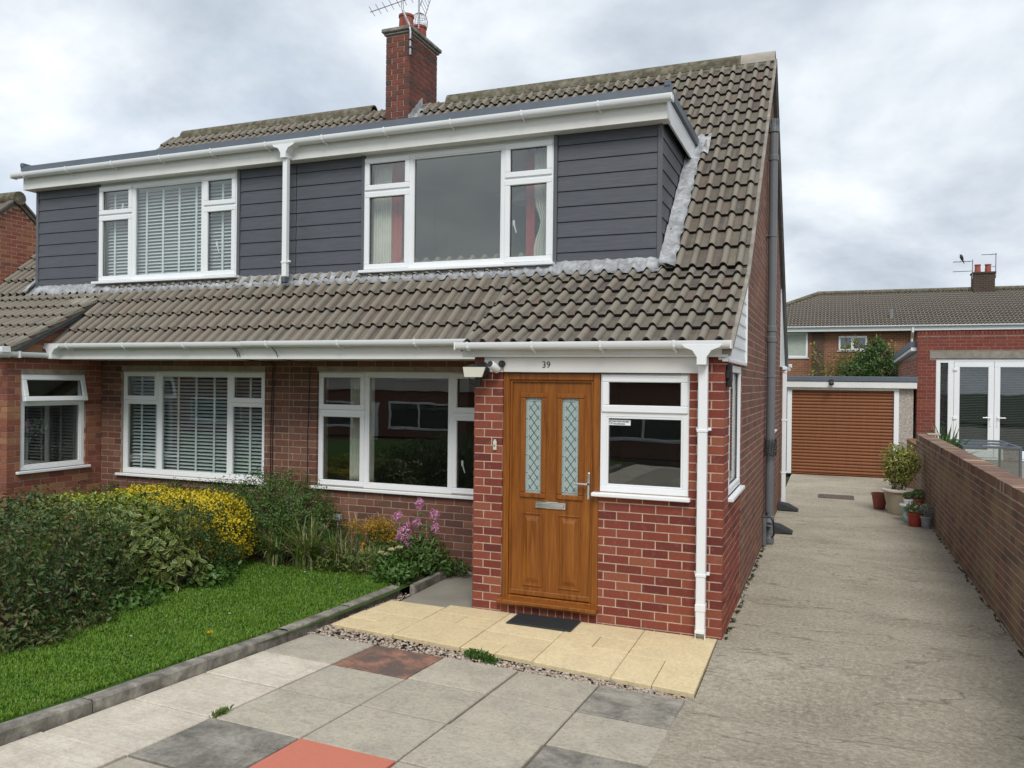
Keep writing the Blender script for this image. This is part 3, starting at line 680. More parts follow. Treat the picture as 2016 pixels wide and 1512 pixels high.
# pebbles in the gap
def ico(n=0):
    t = (1+5**.5)/2; v = np.array([(-1, t, 0), (1, t, 0), (-1, -t, 0), (1, -t, 0), (0, -1, t), (0, 1, t), (0, -1, -t), (0, 1, -t), (t, 0, -1), (t, 0, 1), (-t, 0, -1), (-t, 0, 1)], float)
    f = np.array([(0, 11, 5), (0, 5, 1), (0, 1, 7), (0, 7, 10), (0, 10, 11), (1, 5, 9), (5, 11, 4), (11, 10, 2), (10, 7, 6), (7, 1, 8), (3, 9, 4), (3, 4, 2), (3, 2, 6), (3, 6, 8), (3, 8, 9), (4, 9, 5), (2, 4, 11), (6, 2, 10), (8, 6, 7), (9, 8, 1)])
    return v/np.linalg.norm(v[0]), f
IV, IF = ico()
def scatter_stones(name, P, smin, smax, mat, parent=None):
    V = []; F = []
    for k, p in enumerate(P):
        s = random.uniform(smin, smax); a = random.uniform(0, 6.3); m = IV*np.array([s, s*random.uniform(.6, .9), s*random.uniform(.4, .7)])*rng.uniform(.85, 1.1, (12, 1))
        c, q = math.cos(a), math.sin(a); m = np.stack([m[:, 0]*c-m[:, 1]*q, m[:, 0]*q+m[:, 1]*c, m[:, 2]], 1)+p; V.append(m); F.append(IF+12*k)
    return np_mesh(name, np.vstack(V), np.vstack(F), mat, parent, smooth=True, kind='stuff')
PP = []
for _ in range(1500):
    x = random.uniform(-.9, 2.17); yb = -1.05*(1+.047*(x+.82)); y = random.uniform(-1.315+.01*x, yb-.004); PP.append((x, y, G(x, y)-.012+random.uniform(-.008, .008)))
for _ in range(420):
    y = random.uniform(-1.25, .25); PP.append((random.uniform(-.93, -.83 if y < -.1 else -.78), y, G(-.9, y)-.012+random.uniform(-.008, .008)))
pb = scatter_stones('gravel', PP, .008, .02, M_pebble); pb['label'] = 'small brown and cream pebbles filling the gap round the yellow patio'; pb['category'] = 'gravel'

# kerb between lawn and paving
kerb = struct(MB().box(-.925, -.875, -8, .22, -.2, .0).build('lawn_kerb', M_conc))
y = .22; n = 0
while y > -8:
    L = .905; x = -.93 if y > -1.2 else (-.93+.07*min(1, (-y-1.2)/.9)); x2 = -.93 if y-L > -1.2 else (-.93+.07*min(1, (-(y-L)-1.2)/.9)); t = .052
    h0, h1 = G(x, y)+.072, G(x2, y-L)+.072; jz = random.uniform(-.008, .01); m = MB(); e = .01
    m.convex([(x2-t, y-L+.004, h1-.2), (x2+t, y-L+.004, h1-.2), (x+t, y-.004, h0-.2), (x-t, y-.004, h0-.2), (x2-t, y-L+.004, h1-e+jz), (x2+t, y-L+.004, h1-e+jz), (x+t, y-.004, h0-e-jz), (x-t, y-.004, h0-e-jz),
              (x2-t+e, y-L+.004, h1+jz), (x2+t-e, y-L+.004, h1+jz), (x+t-e, y-.004, h0-jz), (x-t+e, y-.004, h0-jz)],
             [(3, 2, 1, 0), (8, 9, 10, 11), (0, 1, 9, 8), (0, 1, 5, 4), (2, 3, 7, 6), (1, 2, 6, 5), (3, 0, 4, 7), (5, 6, 10, 9), (7, 4, 8, 11), (4, 5, 9, 8), (6, 7, 11, 10)])
    m.build('kerb_stone', M_conc, kerb); y -= L
struct(MB().cbox(-.79, -.735, .24, 1.34, -.1, .085, .008).build('bed_kerb', M_conc))

# ------------------------------------------------------------------ the semi-detached pair
SLP = .9617; ANG = math.atan(SLP); ZM = lambda y: 1.971+SLP*y                 # main roof plane (through the tile fronts)
SLQ = .5617; ANQ = math.atan(SLQ); ZP = lambda y: 2.496+SLQ*y                 # low roof over each porch
KINK = (2.496-1.971)/(SLP-SLQ); RIDGE = 4.85; PARTY = -3.1; DF = 1.35; EN = 2.25
MIR = lambda x: 2*PARTY-x
hr = thing('semi_detached_house', 'brick house number 39 with oak front door, grey dormer and tiled roof', 'house', (-.4, 4.5, 0))
hl = thing('semi_detached_house', 'adjoining brick house with white venetian blinds behind its windows and grey dormer', 'house', (-5.8, 4.5, 0))
BR = Bricks(hr); BL = Bricks(hl)

def under(y): return min(ZM(y), ZM(2*RIDGE-y), ZP(y) if y < KINK else 99)-.11
# --- right house: porch front
TP = TF(0)
op = [(.283, 1.195, .105, 2.186), (1.195, 1.966, 1.155, 2.186)]
wp = wall_slab(TP, .008, EN-.008, -.2, 2.40, op, .0035, .11, mat=M_mortar_pale, name='porch_wall', parent=hr)
def pier(k): return (-.115 if k % 2 == 0 else -.042)
BR.course_wall(TP, 0, .283, -.05, 2.34, .075, .225, M_brick_porch, wp, ph=pier)
own = lambda k: k % 2 == 0                                            # even courses: the front wall owns the corner
BR.course_wall(TP, 1.195, EN, -.125, 2.34, .075, .225, M_brick_porch, wp, ph=lambda k: .01 if own(k) else .123, openings=[op[1]], urange=lambda a, b, k: (0, EN if own(k) else EN-.112))
for i in range(12): BR.put(TP, .287+i*.0757, -.06, .0655, .158, .1, M_brick_porch, wp)     # bricks on end under the door sill
# --- side wall: porch part, then the house gable
TSI = TS(EN)
ops = [(.345, 1.305, 1.125, 2.285)]
wsd = wall_slab(TSI, .008, DF, -.2, 2.30, ops, .0035, .11, mat=M_mortar_pale, name='porch_side_wall', parent=hr)
BR.course_wall(TSI, 0, DF, -.125, 2.30, .075, .225, M_brick_porch, wsd, ph=lambda k: .112 if own(k) else 0, openings=ops, urange=lambda a, b, k: (.112 if own(k) else 0, DF))
ops2 = [(4.75, 6.25, 1.42, 2.30)]
GE = 2*RIDGE-DF
wg = wall_slab(TSI, DF, GE, -.2, 0, ops2, .007, .24, top=lambda u: under(u), mat=M_mortar, name='gable_wall', parent=hr)
# split at the ridge and the kink so the top follows the roof
bpy.data.objects.remove(wg); m = MB(TSI)
def gable_back(m, u0, u1, zb, ops_, d0, d1, topf, extra=()):
    us = sorted({u0, u1, *extra, *[o[i] for o in ops_ for i in (0, 1)]})
    for a, b in zip(us, us[1:]):
        z = zb
        for q0, q1 in sorted((o[2], o[3]) for o in ops_ if o[0] <= (a+b)/2 <= o[1])+[(None, None)]:
            if q0 is None: m.hexa([(a, d0, z), (b, d0, z), (b, d1, z), (a, d1, z)], [(a, d0, topf(a)), (b, d0, topf(b)), (b, d1, topf(b)), (a, d1, topf(a))])
            else: m.box(a, b, d0, d1, z, q0); z = q1
gable_back(m, DF, GE, -.2, ops2, .0014, .24, under, (RIDGE, 1.6))
wg = m.build('gable_wall', M_mortar, hr)
def gable_rng(a, b, k):
    # extent of a course under the two roof slopes
    lo, hi = DF, GE
    y0 = (b+.05-1.971)/SLP
    if y0 > lo: lo = y0; hi = min(hi, 2*RIDGE-y0)
    return (lo, hi) if hi-lo > .1 else None
BR.course_wall(TSI, DF, GE, -.1, 6.6, .0815, .2305, M_brick_house, wg, openings=ops2, urange=lambda a, b, k: gable_rng(a, b, k) if b < 2.28 or True else None)
# --- left return of the porch (faces the garden)
TRL = TL(0)
wr = MB(TRL).box(-DF, -.008, .007, .11, -.2, 2.45).build('porch_return_wall', M_mortar_pale, hr)
BR.course_wall(TRL, -DF, -.112, -.05, 2.40, .075, .225, M_brick_porch, wr)
# --- main front wall of each house
TM = TF(DF)
opm = [(-2.695, -.285, .83, 2.205)]
wm = wall_slab(TM, PARTY, -.002, -.2, 2.62, opm, .0035, .24, mat=M_mortar, name='front_wall', parent=hr)
BR.course_wall(TM, PARTY+.005, -.002, -.1, 2.62, .0815, .2305, M_brick_house, wm, ph=(.35, .85), openings=opm)
opl = [(-5.84, -3.465, .82, 2.195)]
wml = wall_slab(TM, MIR(0)+.002, PARTY, -.2, 2.62, opl, .0035, .24, mat=M_mortar, name='front_wall', parent=hl)
BL.course_wall(TM, MIR(0)+.002, PARTY-.005, -.1, 2.62, .0815, .2305, M_brick_house, wml, ph=(.15, .65), openings=opl)
# --- left house wing: its flank faces the garden, with the low roof over it
TW = TS(MIR(0)); opw = [(.175, 1.10, .93, 2.135)]
m = MB(TW); gable_back(m, .008, DF, -.2, opw, .0035, .12, lambda u: ZP(u)-.05, ()); ww = m.build('wing_wall', M_mortar, hl)
BL.course_wall(TW, 0, DF, -.1, 3.2, .0765, .228, M_brick_wing, ww, ph=lambda k: .112 if own(k) else 0, openings=opw, urange=lambda a, b, k: (max(.112 if own(k) else 0, (b+.06-2.496)/SLQ), DF))
wf = MB(TF(0)).box(MIR(EN), MIR(0)-.008, .007, .11, -.2, 2.40).build('wing_front_wall', M_mortar, hl)
BL.course_wall(TF(0), MIR(EN), MIR(0), -.1, 2.34, .0765, .228, M_brick_wing, wf, urange=lambda a, b, k: (MIR(EN), MIR(0) if own(k) else MIR(0)-.112))
# rear and far-left walls: plain, never faced from here
MB(TB(GE)).box(-EN, -PARTY, 0, .24, -.2, 2.5).build('rear_wall', M_brick_far, hr); MB(TB(GE)).box(-PARTY, -MIR(EN), 0, .24, -.2, 2.5).build('rear_wall', M_brick_far, hl)
m = MB(TL(MIR(EN))); gable_back(m, -GE, -DF, -.2, [], 0, .24, lambda u: under(-u), (-RIDGE,)); m.build('gable_wall', M_brick_far, hl)
m = MB(TL(MIR(EN))); m.box(-DF, -.0, 0, .12, -.2, 2.38); m.build('wing_outer_wall', M_brick_far, hl)

# --- roofs
roof_r = MB(); roof_l = MB()
def roof_deck(m, xa, xb, pts, th=.09):
    for (y0, z0), (y1, z1) in zip(pts, pts[1:]):
        m.hexa([(xa, y0, z0-th-.05), (xb, y0, z0-th-.05), (xb, y1, z1-th-.05), (xa, y1, z1-th-.05)], [(xa, y0, z0-.085), (xb, y0, z0-.085), (xb, y1, z1-.085), (xa, y1, z1-.085)])
DXR, DXL = 1.42, MIR(1.42); DY, DTOP = 1.45, 4.80
YB = (5.0-1.971)/SLP
for m, xs_, xe_ in ((roof_r, PARTY, EN+.05), (roof_l, MIR(EN)-.05, PARTY)):
    lo = max(xs_, DXL-.0); hi = min(xe_, DXR)
    roof_deck(m, lo if m is roof_r else MIR(0)+.01, -.01 if m is roof_r else hi, [(.625, ZM(.625)), (DY+.03, ZM(DY+.03))])
    roof_deck(m, lo, hi, [(YB+.25, ZM(YB+.25)), (RIDGE, ZM(RIDGE))])
    roof_deck(m, xs_, xe_, [(RIDGE, ZM(RIDGE)), (2*RIDGE-.6, ZM(.6))])
roof_deck(roof_r, DXR, EN+.05, [(KINK-.04, ZM(KINK-.04)), (RIDGE, ZM(RIDGE))]); roof_deck(roof_l, MIR(EN)-.05, DXL, [(KINK-.04, ZM(KINK-.04)), (RIDGE, ZM(RIDGE))])
roof_deck(roof_r, -.09, EN+.05, [(-.03, ZP(-.03)), (KINK+.05, ZP(KINK+.05))]); roof_deck(roof_l, MIR(EN)-.05, MIR(0)+.09, [(-.03, ZP(-.03)), (KINK+.05, ZP(KINK+.05))])
roof_r = roof_r.build('roof', M_felt, hr); roof_l = roof_l.build('roof', M_felt, hl)
TR_, TLh = Tiles(hr, roof_r), Tiles(hl, roof_l)
CHX, CHY = (-3.6, -3.17), (4.38, 5.32)
GA = .2126
def jit(): return Matrix.Rotation(random.uniform(-.006, .006), 4, 'Y') @ Matrix.Rotation(random.uniform(-.004, .004), 4, 'Z')
x = 1.99; cols_ = []
while x > MIR(EN)-.1: cols_.append(x); x -= .30
for row in range(0, 21):
    yv = .56+GA*row; zv = ZM(yv)-.055
    if yv > RIDGE-.16: break
    for x in cols_:
        xc = x+.15; T_ = TR_ if xc > PARTY else TLh
        in_d = DXL-.05 < xc < DXR+.05
        if yv < DY-.25 and (MIR(0)+.12 < xc < -.1): vis = 1
        elif DY-.25 <= yv < DY-.02 and (MIR(0)+.12 < xc < -.1): vis = .9
        elif in_d and yv < YB+.15: continue
        elif in_d: vis = 1 if yv > 4.0 else 0
        elif yv < KINK: continue
        else: vis = 1
        if CHX[0]-.18 < xc < CHX[1]+.18 and CHY[0]-.3 < yv: continue
        if row == 4 and not in_d: T_.put(slope_frame(x, 1.375, 3.240, ANG) @ jit(), vis); continue
        T_.put(slope_frame(x, yv, zv, ANG) @ jit(), vis)
for row in range(0, 6):
    yv = -.046+.2514*row; zv = ZP(yv)-.055
    for k in range(8): TR_.put(slope_frame(1.99-.30*k, yv, zv, ANQ) @ jit(), 1)
    for k in range(8): TLh.put(slope_frame(MIR(1.99-.30*k)-.26, yv, zv, ANQ) @ jit(), 1)
TR_.finish(); TLh.finish()
# verges (cement bedding), ridge
def strip(xa, xb, pts, th, up):
    m = MB()
    for (y0, z0), (y1, z1) in zip(pts, pts[1:]): m.hexa([(xa, y0, z0-th), (xb, y0, z0-th), (xb, y1, z1-th), (xa, y1, z1-th)], [(xa, y0, z0+up), (xb, y0, z0+up), (xb, y1, z1+up), (xa, y1, z1+up)])
    return m
vp = [(-.06, ZP(-.06)), (KINK, ZP(KINK)), (RIDGE, ZM(RIDGE)), (2*RIDGE-.55, ZM(.55))]
strip(EN-.02, EN+.052, vp, .13, -.05).build('verge', M_cement, hr)
strip(EN+.035, EN+.072, vp, .075, -.032).build('verge_mortar', M_cement, hr)
strip(MIR(EN)-.075, MIR(EN)+.02, vp, .10, -.02).build('verge', M_cement, hl)
strip(MIR(0)-.02, MIR(0)+.115, [(-.06, ZP(-.06)), (KINK+.1, ZP(KINK+.1))], .085, .0).build('verge', M_cement, hl)
strip(MIR(0)-.3, MIR(0)+.02, [(1.02, ZP(1.02)), (KINK+.12, ZP(KINK+.12))], .05, .012).build('cement_fillet', M_cement, hl)
m = MB()
for k, (ya, yb) in enumerate(((.57, .80), (.80, 1.03), (1.03, 1.24))):
    m.hexa([(MIR(0)+.0, ya, ZM(ya)-.1), (MIR(0)+.13, ya, ZM(ya)-.1), (MIR(0)+.13, yb, ZM(yb)-.1), (MIR(0), yb, ZM(yb)-.1)], [(MIR(0)+.02, ya, ZM(ya)+.02), (MIR(0)+.12, ya, ZM(ya)+.0), (MIR(0)+.12, yb, ZM(yb)-.02), (MIR(0)+.02, yb, ZM(yb)+.0)])
m.build('cement_fillet', M_ridge_new, hl)
strip(-.12, -.09, [(-.05, ZP(-.05)), (KINK, ZP(KINK))], .09, -.03).build('verge', M_cement, hr)
def ridge_tile(x0, x1, mat, parent):
    arc = [(RIDGE+.125*math.cos(t), ZM(RIDGE)-.11+.185*math.sin(t)) for t in lin(R(4), R(176), 10)]
    arc2 = [(RIDGE+.108*math.cos(t), ZM(RIDGE)-.11+.167*math.sin(t)) for t in lin(R(176), R(4), 10)]
    MB().prism(arc+arc2, lambda p, t: (t, p[0], p[1]), x0, x1).build('ridge_tile', mat, parent, True)
x = EN+.05; k = 0
while x-.452 > MIR(EN)-.1:
    x0 = x-.452
    if not (x > CHX[0]-.1 and x0 < CHX[1]+.1): ridge_tile(x0-.002, x, M_ridge_new if k < 1 else M_ridge, hr if x > PARTY+.1 else hl)
    x -= .456; k += 1
strip(CHX[1]+.02, EN, [(RIDGE-.165, ZM(RIDGE-.165)), (RIDGE-.06, ZM(RIDGE-.06))], .08, .012).build('ridge_mortar', M_ridge, hr)
strip(MIR(EN), CHX[0]-.02, [(RIDGE-.165, ZM(RIDGE-.165)), (RIDGE-.06, ZM(RIDGE-.06))], .08, .012).build('ridge_mortar', M_ridge, hl)

# --- chimney between the two houses
tch = thing('chimney_stack', 'red brick chimney stack with concrete cap on the ridge between the two houses', 'chimney', (-3.385, 4.85, 5.6))
BC = Bricks(tch)
cbm = MB().box(CHX[0]+.008, CHX[1]-.008, CHY[0]+.008, CHY[1]-.008, 5.6, 7.60).build('stack', M_mortar_pale, tch)
cp = .144
def chim(T, u0, u1, a):
    BC.course_wall(T, u0, u1, 5.70, 7.595, .0865, (.43+.010)/2 if False else .2867, M_brick_soot, cbm, ph=a, urange=None, d=.1, j=.012)
for face, (T, u0, u1, par) in enumerate(((TF(CHY[0]), CHX[0], CHX[1], 0), (TS(CHX[1]), CHY[0], CHY[1], 1), (TB(CHY[1]), -CHX[1], -CHX[0], 0), (TL(CHX[0]), -CHY[1], -CHY[0], 1))):
    z = 5.70; k = 0
    while z < 7.58:
        ownc = (k+par) % 2 == 0; a, b = (u0, u1) if ownc else (u0+.112, u1-.112); L = b-a
        n = max(1, round(L/.225)); pw = L/n; off = 0
        for i in range(n): BC.put(T, a+i*pw, z, pw-(.011 if i < n-1 else 0), min(.075, 7.595-z), .1, M_brick_soot, cbm)
        z += .0855; k += 1
BC.finish()
MB().cbox(CHX[0]-.03, CHX[1]+.03, CHY[0]-.03, CHY[1]+.03, 7.60, 7.635, .008).build('cap_course', M_cement, tch)
MB().cbox(CHX[0]-.06, CHX[1]+.06, CHY[0]-.06, CHY[1]+.06, 7.637, 7.70, .012).build('cap', M_conc, tch)
for yy in (4.64, 5.08):
    p = MB(); p.lathe([(.17, 0), (.15, .05), (.13, .08)], (-3.385, yy, 7.70), 20); p.build('pot_haunching', M_cement, tch, True)
    p = MB(); p.lathe([(.118, 0), (.122, .02), (.112, .22), (.125, .225), (.125, .26), (.10, .262), (.095, .06), (0, .06)], (-3.385, yy, 7.745), 24); p.build('chimney_pot', M_clay, tch, True)
cage = MB()
for k in range(8):
    a = k*math.pi/8; cage.tube([(-3.385+.14*math.cos(a)*math.sin(t), 5.08+.14*math.sin(a)*math.sin(t), 8.07-.10*0+.17*math.cos(t)) for t in lin(-R(115), R(115), 14)], .003, 4, False)
for zz in (-.05, .03, .1): cage.tube([(-3.385+.14*math.cos(t)*math.cos(zz*5), 5.08+.14*math.sin(t)*math.cos(zz*5), 8.07+zz) for t in lin(0, 2*math.pi, 18)], .003, 4, False)
tag(cage.build('bird_guard', M_steel, None, True), 'round wire bird guard on the rear chimney pot', 'wire guard')
fl = MB()
for k in range(7):
    y0 = CHY[0]-.02+k*.105; y1 = y0+.13; z0, z1 = ZM(y0), ZM(y1)
    if y1 < RIDGE+.05: fl.hexa([(CHX[1]-.002, y0, z0-.1), (CHX[1]+.012, y0, z0-.1), (CHX[1]+.012, y1, z1-.1), (CHX[1]-.002, y1, z1-.1)], [(CHX[1]-.002, y0, z0+.13), (CHX[1]+.012, y0, z0+.13), (CHX[1]+.009, y1, z1+.11), (CHX[1]-.002, y1, z1+.11)])
fl.build('step_flashing', M_lead, tch)
strip(CHX[1]+.013, CHX[1]+.16, [(CHY[0]-.15, ZM(CHY[0]-.15)), (RIDGE-.05, ZM(RIDGE-.05))], .05, .012).build('soaker', M_lead, tch)
# TV aerial
ta = thing('tv_aerial', 'thin metal television aerials clamped to the chimney corner on a bent pole', 'aerial', (-3.13, 4.32, 7.25))
pole = [(-3.135, 4.33, 7.22), (-3.135, 4.33, 7.60), (-3.16, 4.34, 7.70), (-3.24, 4.38, 7.83), (-3.33, 4.42, 8.0), (-3.345, 4.43, 8.14), (-3.345, 4.43, 9.4)]
MB().tube(pole, .019, 10).build('mast', M_steel, ta, True)
MB().tube([(-3.31, 4.92, 7.9), (-3.31, 4.92, 9.3)], .015, 8).build('mast', M_steel, ta, True)
for zz in (7.33, 7.45): MB().box(-3.165, -3.10, 4.305, 4.385, zz, zz+.018).build('clamp', M_black, ta)
a = MB(); b0, b1 = Vector((-3.98, 4.5, 8.10)), Vector((-2.95, 4.78, 8.42)); dv = (b1-b0).normalized(); sd_ = Vector((-dv.y, dv.x, 0)).normalized()
a.tube([b0, b1], .009, 6)
for k in range(8):
    p = b0.lerp(b1, .03+k*.1); a.tube([p-sd_*.17, p+sd_*.17], .0045, 5)
for q in (-1, 1):
    for k in range(5):
        c_ = b1+Vector((-.07*k*.3, 0, q*(.03+.055*k)))-dv*.12; a.tube([c_-sd_*.2, c_+sd_*.2], .004, 5)
    for t in (-.18, .18): a.tube([b1-dv*.1+sd_*t, b1-dv*.2+sd_*t+Vector((0, 0, q*.28))], .007, 5)
a.build('directional_array', M_steel, ta, True)

# --- dormer, one flat-roofed box across both houses, each half belonging to its own house
def dormer(root, x0, x1, secs, corner, sgn):
    body = MB(); body.box(x0+.02, x1-.02, DY+.03, DY+.05, ZM(DY)-.05, DTOP+.02)
    if corner == 'r': body.prism([(DY+.03, ZM(DY)-.05), (3.0, DTOP+.05), (DY+.03, DTOP+.05)], lambda p, t: (t, p[0], p[1]), x1-.045, x1-.025)
    else: body.prism([(DY+.03, ZM(DY)-.05), (3.0, DTOP+.05), (DY+.03, DTOP+.05)], lambda p, t: (t, p[0], p[1]), x0+.025, x0+.045)
    return body
def board(m, T, a, b, z0, h, ramp_a=None):
    # lapped board: bottom edge proud, thin shadow groove under it
    m2 = MB(T); m2.convex([(a, .0, z0), (b, .0, z0), (b, .03, z0), (a, .03, z0), (a, .0, z0+.004), (b, .0, z0+.004), (a, .010, z0+h-.006), (b, .010, z0+h-.006), (b, .03, z0+h-.006), (a, .03, z0+h-.006)],
              [(0, 1, 2, 3), (0, 1, 5, 4), (4, 5, 7, 6), (6, 7, 8, 9), (2, 3, 9, 8), (1, 2, 8, 7, 5), (0, 3, 9, 6, 4)]); return m2
ZB0 = 3.335; BH = .1645
def dormer_half(root, x0, x1, secs, side):
    d = MB(); cuts = sorted(secs)
    # carcass behind the boards, open at the window
    for a, b in cuts: d.box(a, b, DY+.031, DY+.06, ZM(DY)-.06, DTOP+.02)
    xo = x1 if side == 'r' else x0
    d.prism([(DY+.031, ZM(DY)-.06), (2.99, DTOP+.04), (DY+.031, DTOP+.04)], lambda p, t: (t, p[0], p[1]), *((xo-.08, xo-.032) if side == 'r' else (xo+.032, xo+.08)))
    dm = d.build('dormer', M_siding_trim, root)
    for a, b in cuts:
        z = ZB0
        while z < DTOP-.03:
            h = min(BH, DTOP+.01-z); board(None, TF(DY), a+.003, b-.003, z, h).build('board', M_siding, dm); z += BH
    T = TS(xo) if side == 'r' else TL(xo); z = ZB0+.0
    while z < DTOP-.03:
        h = min(BH, DTOP+.01-z); yb = (z+.02-1.971)/SLP+.02; yt = (z+h-1.971)/SLP
        if side == 'r': board(None, T, DY+.035, max(yb, DY+.09), z, h).build('board', M_siding, dm)
        else: board(None, T, -max(yb, DY+.09), -DY-.035, z, h).build('board', M_siding, dm)
        z += BH
    s_ = 1 if side == 'r' else -1
    c = MB(); cx0, cx1 = (xo-.042, xo+.006) if side == 'r' else (xo-.006, xo+.042); c.cbox(cx0, cx1, DY-.006, DY+.034, ZM(DY)+.02, DTOP+.005, .004); c.build('corner_trim', M_siding_trim, dm)
    return dm
WR = (-2.115, .252); WLm = (-6.382, -4.006)
dr = dormer_half(hr, PARTY, DXR, [(PARTY+.002, WR[0]-.045), (WR[1]+.045, DXR-.042)], 'r')
dl = dormer_half(hl, DXL, PARTY, [(DXL+.042, WLm[0]-.045), (WLm[1]+.045, PARTY-.002)], 'l')
for root_d, (a, b) in ((dr, WR), (dl, WLm)):
    for xx in (a-.045, b): MB().cbox(xx+.002, xx+.043, DY-.012, DY+.03, ZB0, DTOP+.0, .004).build('trim', M_siding_trim, root_d)
    MB().box(a+.004, b-.004, DY+.01, DY+.06, 4.735, DTOP+.02).build('head_board', M_upvc, root_d)
# flat roof, fascia, gutter
FY = 1.30; X0d, X1d = MIR(1.50), 1.50
def flat_roof(root, xa, xb, side):
    f = MB(); f.box(xa, xb, FY+.02, 3.16, DTOP+.20, DTOP+.262); f.build('flat_roof', M_felt, root)
    f = MB(); f.cbox(xa, xb, FY, FY+.02, DTOP-.035, DTOP+.20, .003); f.build('fascia', M_upvc_cream, root)
    f = MB(); f.box(xa, xb, FY+.021, DY+.03, DTOP-.03, DTOP-.018); f.build('soffit', M_upvc_cream, root)
    f = MB(); f.hexa([(xa, FY-.03, DTOP+.20), (xb, FY-.03, DTOP+.20), (xb, FY+.10, DTOP+.265), (xa, FY+.10, DTOP+.265)], [(xa, FY-.02, DTOP+.295), (xb, FY-.02, DTOP+.295), (xb, FY+.10, DTOP+.335), (xa, FY+.10, DTOP+.335)]); f.build('roof_edge_trim', M_leadtrim, root)
    xs_ = (xb-.02, xb) if side == 'r' else (xa, xa+.02)
    f = MB(); f.hexa([(xs_[0], FY+.021, DTOP-.035), (xs_[1], FY+.021, DTOP-.035), (xs_[1], 2.96, DTOP-.03), (xs_[0], 2.96, DTOP-.03)], [(xs_[0], FY+.021, DTOP+.19), (xs_[1], FY+.021, DTOP+.19), (xs_[1], 3.10, DTOP+.19), (xs_[0], 3.10, DTOP+.19)]); f.build('fascia', M_upvc, root)
    xt = (xb-.03, xb+.03) if side == 'r' else (xa-.03, xa+.03)
    f = MB(); f.cbox(xt[0], xt[1], FY-.025, 3.35, DTOP+.195, DTOP+.30, .01); f.build('roof_edge_trim', M_leadtrim, root)
    f = MB(); f.cbox(xt[0], xt[1], FY-.035, FY+.12, DTOP+.28, DTOP+.345, .01); f.build('trim_end', M_leadtrim, root)
flat_roof(hr, PARTY+.001, X1d, 'r'); flat_roof(hl, X0d, PARTY-.001, 'l')
GP = [(-.056, .0), (-.056, -.012), (-.050, -.045), (-.032, -.062), (0, -.066), (.032, -.062), (.05, -.045), (.056, 0), (.050, 0), (.044, -.042), (.028, -.056), (0, -.06), (-.028, -.056), (-.044, -.042), (-.050, -.004)]
def gutter(root, xa, xb, y, z, caps=(1, 1), step=.78, ph=.2, mat=None):
    g = MB(); g.prism([(y+p, z+q) for p, q in GP], lambda p, t: (t, p[0], p[1]), xa, xb); o = g.build('gutter', mat or M_upvc, root, True)
    if caps[0]: MB().cbox(xa-.006, xa+.004, y-.058, y+.056, z-.068, z+.002, .003).build('end_cap', M_upvc, o)
    if caps[1]: MB().cbox(xb-.004, xb+.006, y-.058, y+.056, z-.068, z+.002, .003).build('end_cap', M_upvc, o)
    x = xa+ph
    while x < xb-.08:
        b = MB(); b.prism([(y-.061, z+.004), (y-.061, z-.015), (y-.054, z-.048), (y-.034, z-.067), (y, z-.071), (y+.034, z-.067), (y+.06, z-.067), (y+.06, z-.10), (y+.05, z-.10), (y+.03, z-.076), (y, z-.079), (y-.04, z-.073), (y-.061, z-.05), (y-.067, z-.015), (y-.067, z+.004)], lambda p, t: (t, p[0], p[1]), x-.011, x+.011)
        b.build('bracket', M_upvc, o); x += step
    return o
gutter(hr, PARTY+.001, 1.56, FY-.058, DTOP+.185, (0, 1), .84, .55); gutter(hl, MIR(1.62), PARTY-.001, FY-.058, DTOP+.185, (1, 0), .84, .25)
def square_pipe(m, x, y, z0, z1, w=.0325):
    m.cbox(x-w, x+w, y-w, y+w, z0, z1, .006)
def hopper(root, x, y, z, w=.0325):
    h = MB(); q = [(x-.16, z), (x-.14, z-.02), (x-.075, z-.045), (x-w-.006, z-.10), (x-w-.006, z-.16), (x+w+.006, z-.16), (x+w+.006, z-.10), (x+.075, z-.045), (x+.14, z-.02), (x+.16, z)]
    h.prism(q, lambda p, t: (p[0], t, p[1]), y-.060, y+.058); return h.build('gutter_outlet', M_upvc, root)
def pipe_clip(root, x, y, z, w=.0325):
    c = MB(); c.cbox(x-w-.006, x+w+.006, y-w-.005, y+w+.004, z-.012, z+.012, .003); c.cbox(x+w+.004, x+w+.03, y-.004, y+.03, z+.0, z+.024, .003); c.cbox(x-w-.02, x-w-.004, y+.01, y+.03, z+.0, z+.024, .003); c.build('pipe_clip', M_upvc, root)
# centre downpipe on the dormer
hopper(hr, PARTY, FY-.058, DTOP+.135)
m = MB(); square_pipe(m, PARTY, FY-.05, 3.345, DTOP+.02)
dpo = m.build('downpipe', M_upvc, hr); pipe_clip(dpo, PARTY, FY-.05, 3.52)
MB().cbox(PARTY-.03, PARTY+.03, FY-.10, FY-.02, 3.27, 3.345, .01).build('pipe_shoe', M_felt, dpo)
# lead apron along the dormer foot
def apron(root, xa, xb):
    n = int((xb-xa)/.0125); V = []; F = []
    prof = [(DY+.01, ZM(DY)+.05), (DY-.004, ZM(DY)+.02), (DY-.06, ZM(DY-.06)+.016), (DY-.125, ZM(DY-.125)-.004)]
    for i in range(n+1):
        x = xa+(xb-xa)*i/n
        for k, (yy, zz) in enumerate(prof):
            ph = (x-.11)/.15*2*math.pi; wv = max(0, math.cos(ph))**1.2*.048*(k/3)
            V.append((x, yy-(.012*math.sin(x*31)+.006*math.sin(x*77) if k == 3 else 0), zz+wv+.004*math.sin(x*53+k)+.004*math.sin(x*17+2*k)))
    for i in range(n):
        for k in range(3): F.append((i*4+k, i*4+k+1, (i+1)*4+k+1, (i+1)*4+k))
    o = np_mesh('lead_apron', np.array(V), np.array(F), M_lead, root, smooth=True); o.modifiers.new('thick', 'SOLIDIFY').thickness = .003; return o
